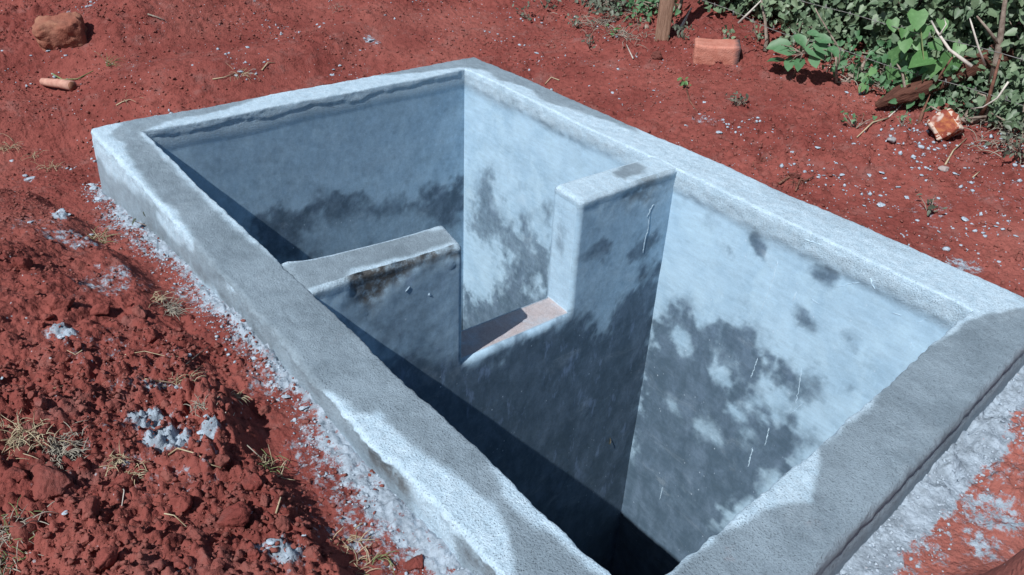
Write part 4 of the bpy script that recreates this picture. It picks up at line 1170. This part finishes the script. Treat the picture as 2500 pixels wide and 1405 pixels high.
# small weeds and wilted sprigs
WD = [(1290, 50, .10, 26, 'leaf_grey', 'wilted weed clump on bare soil behind the far corner of the tank'), (1410, 72, .09, 22, 'leaf_grey', 'drooping wilted weed between the far corner and the wooden post'),
      (1440, 120, .08, 18, 'leaf_grey', 'flattened wilted sprig on soil left of the dark clod'), (1500, 92, .07, 14, 'leaf_bright', 'fresh bright green weed left of the wooden post'),
      (1480, 60, .16, 60, 'leaf_grey', 'dry grey-green weed growing left of the post'), (1440, 22, .16, 60, 'leaf_grey', 'weed with grey leaves at the top left end of the hedge'), (1550, 60, .14, 50, 'leaf_mid', 'green weed against the left side of the post'),
      (1660, 100, .10, 30, 'leaf_grey', 'small weed at the foot of the post on its right'), (1800, 262, .07, 22, 'leaf_grey', 'little tufted weed midway down the slope'), (1672, 215, .05, 10, 'leaf_bright', 'tiny yellow-green sprout above the tank rim'),
      (2085, 318, .08, 12, 'leaf_mid', 'thin upright weed seedling on the slope'), (2200, 322, .06, 10, 'leaf_mid', 'small flat weed left of the broken brick'), (2325, 270, .09, 12, 'leaf', 'star-shaped dark sprig right above the broken brick'),
      (2265, 520, .06, 14, 'leaf_grey', 'dry little weed among the mortar splats'), (2480, 395, .14, 70, 'leaf_grey', 'dusty dry weed at the right edge of the slope'), (1770, 118, .09, 16, 'leaf', 'dark leafy sprig behind the red brick'), (1850, 100, .12, 30, 'leaf', 'leafy shoot to the right of the red brick'),
      (2440, 235, .1, 40, 'leaf', 'dark sprout under the hedge at right'), (385, 555, .05, 8, 'leaf_grey', 'wilted sprig lying on mortar near the left wall'), (1330, 22, .1, 26, 'leaf_grey', 'scrubby weed at the top edge behind the tank')]
for u, w, h, n, mt_, lb in WD:
    b = at(u, w); r_ = bpy.data.objects.new('weed', None); COL.objects.link(r_); r_.location = tuple(b); tag(r_, lb, 'weed')
    P = rng.normal(size=(n, 3)) * np.array([h * .45, h * .45, h * .25]); P[:, 2] = np.abs(P[:, 2]) + h * rng.uniform(.1, .7, n)
    Nn = rng.normal(size=(n, 3)) * .6 + [-.4, -.2, .8]; Tt = P * np.array([1, 1, .2]) + rng.normal(size=(n, 3)) * .3 + [0, 0, -.2]
    leaf_obj('leaves', M[mt_], P, Nn, Tt, rng.uniform(.018, .036, n) * (1.1 if h > .08 else .9), rng.random(n), r_, kind='long' if n % 4 == 2 else 'heart')
    mb = MB()
    for i in range(min(7, n // 2)):
        mb.tube([(0, 0, -.01), P[i] * .5 + rng.normal(size=3) * .006, P[i]], [.003, .0022, .0012], 4)
    mb.build('stems', M['twig'], r_)

# bare branches
def twig(pts, rad, label, mat='twig', name='bare_branch', cat='branch', side=()):
    mb = MB(); mb.tube(pts, list(np.linspace(rad, rad * .45, len(pts))), 7, rough=.15)
    for s_ in side: mb.tube(s_, list(np.linspace(rad * .5, rad * .2, len(s_))), 5)
    return tag(mb.build(name, M[mat]), label, cat)
X_ = px_x
twig([X_(2372, 163, 3.0), X_(2345, 142, 2.98), X_(2318, 122, 2.97), X_(2300, 95, 2.97), X_(2288, 78, 3.0), X_(2274, 52, 3.05)], .009, 'crooked pale bare branch over the bright vine leaves', 'pale_twig', side=[[X_(2295, 85, 2.97), X_(2310, 60, 3.0), X_(2305, 45, 3.02)]])
twig([X_(2418, 215, 3.2), X_(2432, 150, 3.17), X_(2444, 80, 3.14), X_(2450, 30, 3.12), X_(2462, -60, 3.1)], .018, 'thick upright grey stem in the shrubs at right', 'twig', side=[[X_(2440, 110, 3.15), X_(2410, 70, 3.1), X_(2385, 40, 3.05)]])
twig([X_(2405, 160, 3.05), X_(2390, 120, 3.0), X_(2372, 60, 2.98), X_(2368, 45, 3.0)], .006, 'slender pale stem curving up left of the thick stem', 'pale_twig')
twig([at(2240, 308), X_(2258, 260, 3.08), X_(2285, 200, 3.06), X_(2325, 140, 3.05)], .009, 'dark thin stem leaning across the timber', 'root')
twig([at(2385, 300), X_(2412, 250, 3.05), X_(2428, 190, 3.05), X_(2445, 130, 3.08)], .011, 'dark stem rising right of the broken brick', 'root')
twig([X_(2462, 200, 2.95), X_(2435, 240, 2.93), X_(2400, 262, 2.93), X_(2370, 266, 2.95)], .005, 'thin white curved twig hanging at the right edge', 'pale_twig')
twig([X_(1803, 57, 2.95), X_(1830, 30, 2.97), X_(1858, 2, 3.0)], .008, 'straight bleached stick leaning in the hedge above the brick', 'pale_twig', 'dead_stick', 'stick')
twig([at(1578, 75), X_(1572, 45, 3.2), X_(1592, 15, 3.25), X_(1600, -40, 3.3)], .016, 'twisted grey stem just left of the post', 'twig')
twig([at(1655, 78), X_(1640, 55, 3.3), X_(1660, 20, 3.3), X_(1672, -30, 3.35)], .022, 'thick twisted trunk just right of the post', 'twig')
twig([at(1655, 84), X_(1672, 50, 3.2), X_(1688, 20, 3.2)], .013, 'short leaning stub of a stem right of the post', 'pale_twig')
twig([at(1866, 130), X_(1872, 100, 3.2), X_(1868, 50, 3.2), X_(1858, 0, 3.2)], .013, 'gnarled stem behind the long-leaved seedling', 'twig')
twig([at(2018, 178), X_(2030, 140, 3.2), X_(2022, 90, 3.2)], .006, 'thin stem to the right of the seedling', 'twig')
twig([at(2046, 176), X_(2050, 120, 3.2), X_(2000, 40, 3.15), X_(1990, 20, 3.15)], .006, 'thin stem slanting up between seedling and vine', 'twig')
# stalks on the slope
def lay(pxs, rad, label, mat='straw', name='straw_stalk', cat='straw', up=.006):
    pts = [at(u, w, up + .004 * (i % 2)) for i, (u, w) in enumerate(pxs)]
    mb = MB(); mb.tube(pts, list(np.linspace(rad, rad * .5, len(pts))), 5)
    return tag(mb.build(name, M[mat]), label, cat)
lay([(2165, 300), (2125, 318), (2090, 342)], .005, 'dry straw stalk with a fork below the timber tip')
lay([(2168, 292), (2190, 272), (2212, 250)], .004, 'pale stick resting on the tip of the timber', 'pale_twig')
lay([(2305, 410), (2325, 375), (2358, 345)], .004, 'long dry stalk rising towards the broken brick')
lay([(2372, 440), (2390, 425)], .003, 'short straw on the slope at right')
lay([(1555, 135), (1545, 150), (1528, 118)], .006, 'small forked twig below the post', 'pale_twig', 'twig', 'twig')
lay([(1675, 225), (1682, 250), (1700, 275)], .005, 'dark root sticking from the slope over the rim', 'root', 'root', 'root')
lay([(1900, 455), (1935, 440), (1960, 452), (1985, 440)], .006, 'curling dark root by the fallen clod', 'root', 'root', 'root')
lay([(1940, 475), (1950, 455), (1975, 445)], .004, 'thin root end below the fallen clod', 'root', 'root', 'root')
lay([(1365, 200), (1345, 195), (1330, 210)], .004, 'pale root fibre beside the rim behind the tank', 'straw', 'root', 'root')
lay([(128, 186), (155, 202), (190, 198), (230, 180)], .005, 'green-brown runner of grass above the broken stick', 'green_blade', 'grass_runner', 'grass')
lay([(520, 200), (548, 196), (575, 182)], .004, 'dry grass stem behind the left of the back wall')
lay([(285, 262), (300, 256), (318, 250)], .004, 'small bit of straw just behind the left corner')
lay([(362, 42), (385, 52), (405, 60)], .005, 'faded straw near the top left', 'grey_straw')
lay([(640, 175), (655, 160), (672, 158)], .004, 'thin straw behind the middle of the back wall')
lay([(418, 1134), (445, 1140), (490, 1145), (520, 1160), (545, 1168)], .0022, 'long cream straw lying on the front of the heap')
lay([(312, 893), (360, 885), (410, 890), (440, 895)], .0015, 'fine straw on the heap beside the dry grass clump')
lay([(360, 950), (420, 945), (470, 920), (505, 895)], .002, 'bent straw running over the heap crest')
lay([(445, 912), (480, 885), (515, 860)], .0015, 'thin grey straw pointing to the left wall', 'grey_straw')
lay([(300, 1195), (310, 1220), (302, 1250)], .0018, 'white rootlet curling down between clods', 'pale_twig', 'rootlet', 'root')
lay([(405, 1268), (430, 1275), (460, 1300)], .0018, 'pale curved straw at the front of the heap')
lay([(135, 960), (160, 952), (175, 945)], .0022, 'short cream stalk on the left of the heap')
lay([(560, 1055), (572, 1040), (575, 1020)], .0015, 'white thread of root on the heap crest', 'pale_twig', 'rootlet', 'root')
lay([(605, 1100), (625, 1120), (645, 1135)], .0016, 'thin grey stalk on the heap crest', 'grey_straw')
lay([(850, 1325), (880, 1340), (905, 1375)], .0016, 'thin dark stalk at the bottom of the gap', 'grey_straw')
lay([(675, 1260), (690, 1240)], .0028, 'short blond stub of straw on the heap')
lay([(210, 885), (190, 885), (170, 876)], .0014, 'tiny straw left on the heap top')

# tufts of grass: dry, dug up
def tuft(u, w, n, L, label, mat='straw', spread=.03, up=.5, rad=.0012, mix=None, name='grass_tuft'):
    b = at(u, w); mb = MB(); mb2 = MB()
    for i in range(n):
        s_ = np.array([random.gauss(0, spread), random.gauss(0, spread), .002])
        d_ = np.array([random.gauss(.2, .7), random.gauss(-.1, .7), abs(random.gauss(up, .35)) + .03])
        (mb2 if mix and i % 3 == 0 else mb).tube(blade_pts(s_, d_, L * random.uniform(.4, 1.2), random.uniform(.4, 1.5), 4), [rad, rad, rad * .9, rad * .7, rad * .3], 3, cap=False)
    if not mix: return tag(mb.build(name, M[mat], loc=tuple(b)), label, 'grass tuft')
    r_ = bpy.data.objects.new(name, None); COL.objects.link(r_); r_.location = tuple(b); tag(r_, label, 'grass tuft')
    mb.build('dry_blades', M[mat], r_); mb2.build('green_blades', M[mix], r_)
tuft(40, 1080, 150, .055, 'matted bleached grass clump at the left edge of the heap', spread=.030, up=.35)
tuft(115, 1110, 150, .050, 'broad grey dry grass clump just inside the left edge', 'grey_straw', spread=.028, up=.3)
tuft(165, 1125, 70, .04, 'trailing right end of the dry grass mat', 'grey_straw', spread=.02, up=.2)
tuft(15, 1310, 110, .05, 'dry grass clump in the bottom left corner', 'grey_straw', spread=.03, up=.3, mix='green_blade')
tuft(20, 1370, 70, .05, 'greenish grass tuft at the very bottom left', 'grey_straw', spread=.02, up=.3, mix='green_blade')
tuft(410, 760, 70, .06, 'dark rooty grass sod on the heap near the wall', 'grey_straw', spread=.022, up=.3)
tuft(380, 735, 22, .05, 'blond grass tuft on the crest of the heap', spread=.014, up=.5)
tuft(290, 1140, 34, .038, 'small dry tuft in the middle of the heap front', spread=.012, up=.4)
tuft(330, 1165, 28, .035, 'thin straw tuft beside a large clod', spread=.01, up=.4)
tuft(505, 1010, 40, .035, 'stringy root tuft on a clod near the crest', 'grey_straw', spread=.016, up=.3)
tuft(575, 985, 34, .035, 'fan of pale rootlets on the heap crest', spread=.012, up=.35)
tuft(655, 1150, 60, .045, 'green-tinged grass tuft at the right foot of the heap', spread=.018, up=.5, mix='green_blade')
tuft(440, 940, 36, .05, 'loose straws round a pale lump on the heap', spread=.02, up=.3)
tuft(240, 590, 44, .07, 'greenish grass tuft near the top of the heap', spread=.018, up=.5, mix='green_blade')
tuft(130, 415, 22, .06, 'withered grass fan at the top end of the heap', spread=.02, up=.5)
tuft(25, 365, 30, .08, 'dry grass blades at the upper left edge', spread=.02, up=.6)
tuft(85, 385, 14, .07, 'lone dead sprig between heap and tank corner', spread=.012, up=.7)
tuft(265, 165, 16, .10, 'upright green grass sprout above the broken stick', 'green_blade', spread=.008, up=1.3)
tuft(310, 250, 10, .06, 'bits of dead grass behind the left corner', spread=.03, up=.3)
tuft(585, 185, 30, .08, 'dry grass wisps round a mortar splat behind the back wall', spread=.035, up=.3)
tuft(820, 25, 18, .07, 'dead grass near the top edge behind the tank', 'grey_straw', spread=.04, up=.4)
tuft(850, 1335, 26, .05, 'thin dry grass by the bottom of the left wall', spread=.02, up=.5)
tuft(900, 1385, 30, .05, 'grass roots at the bottom edge beside a round clod', spread=.02, up=.5, mix='green_blade')
tuft(1350, 120, 14, .05, 'scrap of dead grass behind the far corner', 'grey_straw', spread=.03, up=.3)
tuft(1940, 455, 30, .05, 'hairy roots hanging from the fallen clod', 'root', spread=.03, up=.2, name='root_tuft')
tuft(1860, 395, 36, .05, 'fibrous roots in the bank beside the rim', 'root', spread=.05, up=.2, name='root_tuft')
tuft(1500, 60, 130, .13, 'dead grey grass heap left of the wooden post', 'grey_straw', spread=.13, up=.4, rad=.002)
tuft(1545, 88, 90, .10, 'pale dead grass at the foot of the wooden post', 'grey_straw', spread=.08, up=.3, rad=.002)
tuft(2150, 190, 150, .11, 'matted dead grass under the vine', 'grey_straw', spread=.09, up=.3, rad=.0022)
tuft(2190, 215, 110, .10, 'dead grass litter above the timber tip', 'grey_straw', spread=.08, up=.3, rad=.0022)
tuft(2080, 175, 70, .09, 'thin dead grass behind the seedling', 'grey_straw', spread=.08, up=.35, rad=.002)
tuft(2430, 300, 110, .11, 'dead stems and litter under the shrubs at right', 'grey_straw', spread=.10, up=.4, rad=.002)
tuft(2470, 360, 90, .11, 'grey dead grass at the right edge of the frame', 'grey_straw', spread=.08, up=.4, rad=.002)
tuft(1800, 255, 26, .06, 'dry tuft around the little weed on the slope', 'grey_straw', spread=.015, up=.5)
# leaf stuck on the dividing wall
p0 = on_plane(1486, 1076, (0, Y0L, 0), np.array([Y0R - Y0L, -1.65, 0])) + np.array([0, -.008, 0])
o = leaf_obj('dead_leaf', plain_mat('dead_leaf', (.20, .17, .12), (.34, .30, .22), 60), np.zeros((1, 3)), np.array([[.3, -1, .2]]), np.array([[.5, 0, .9]]), np.array([.035]), np.array([.5]), loc=tuple(p0))
tag(o, 'small dead leaf stuck to the dividing wall inside the tank', 'leaf')
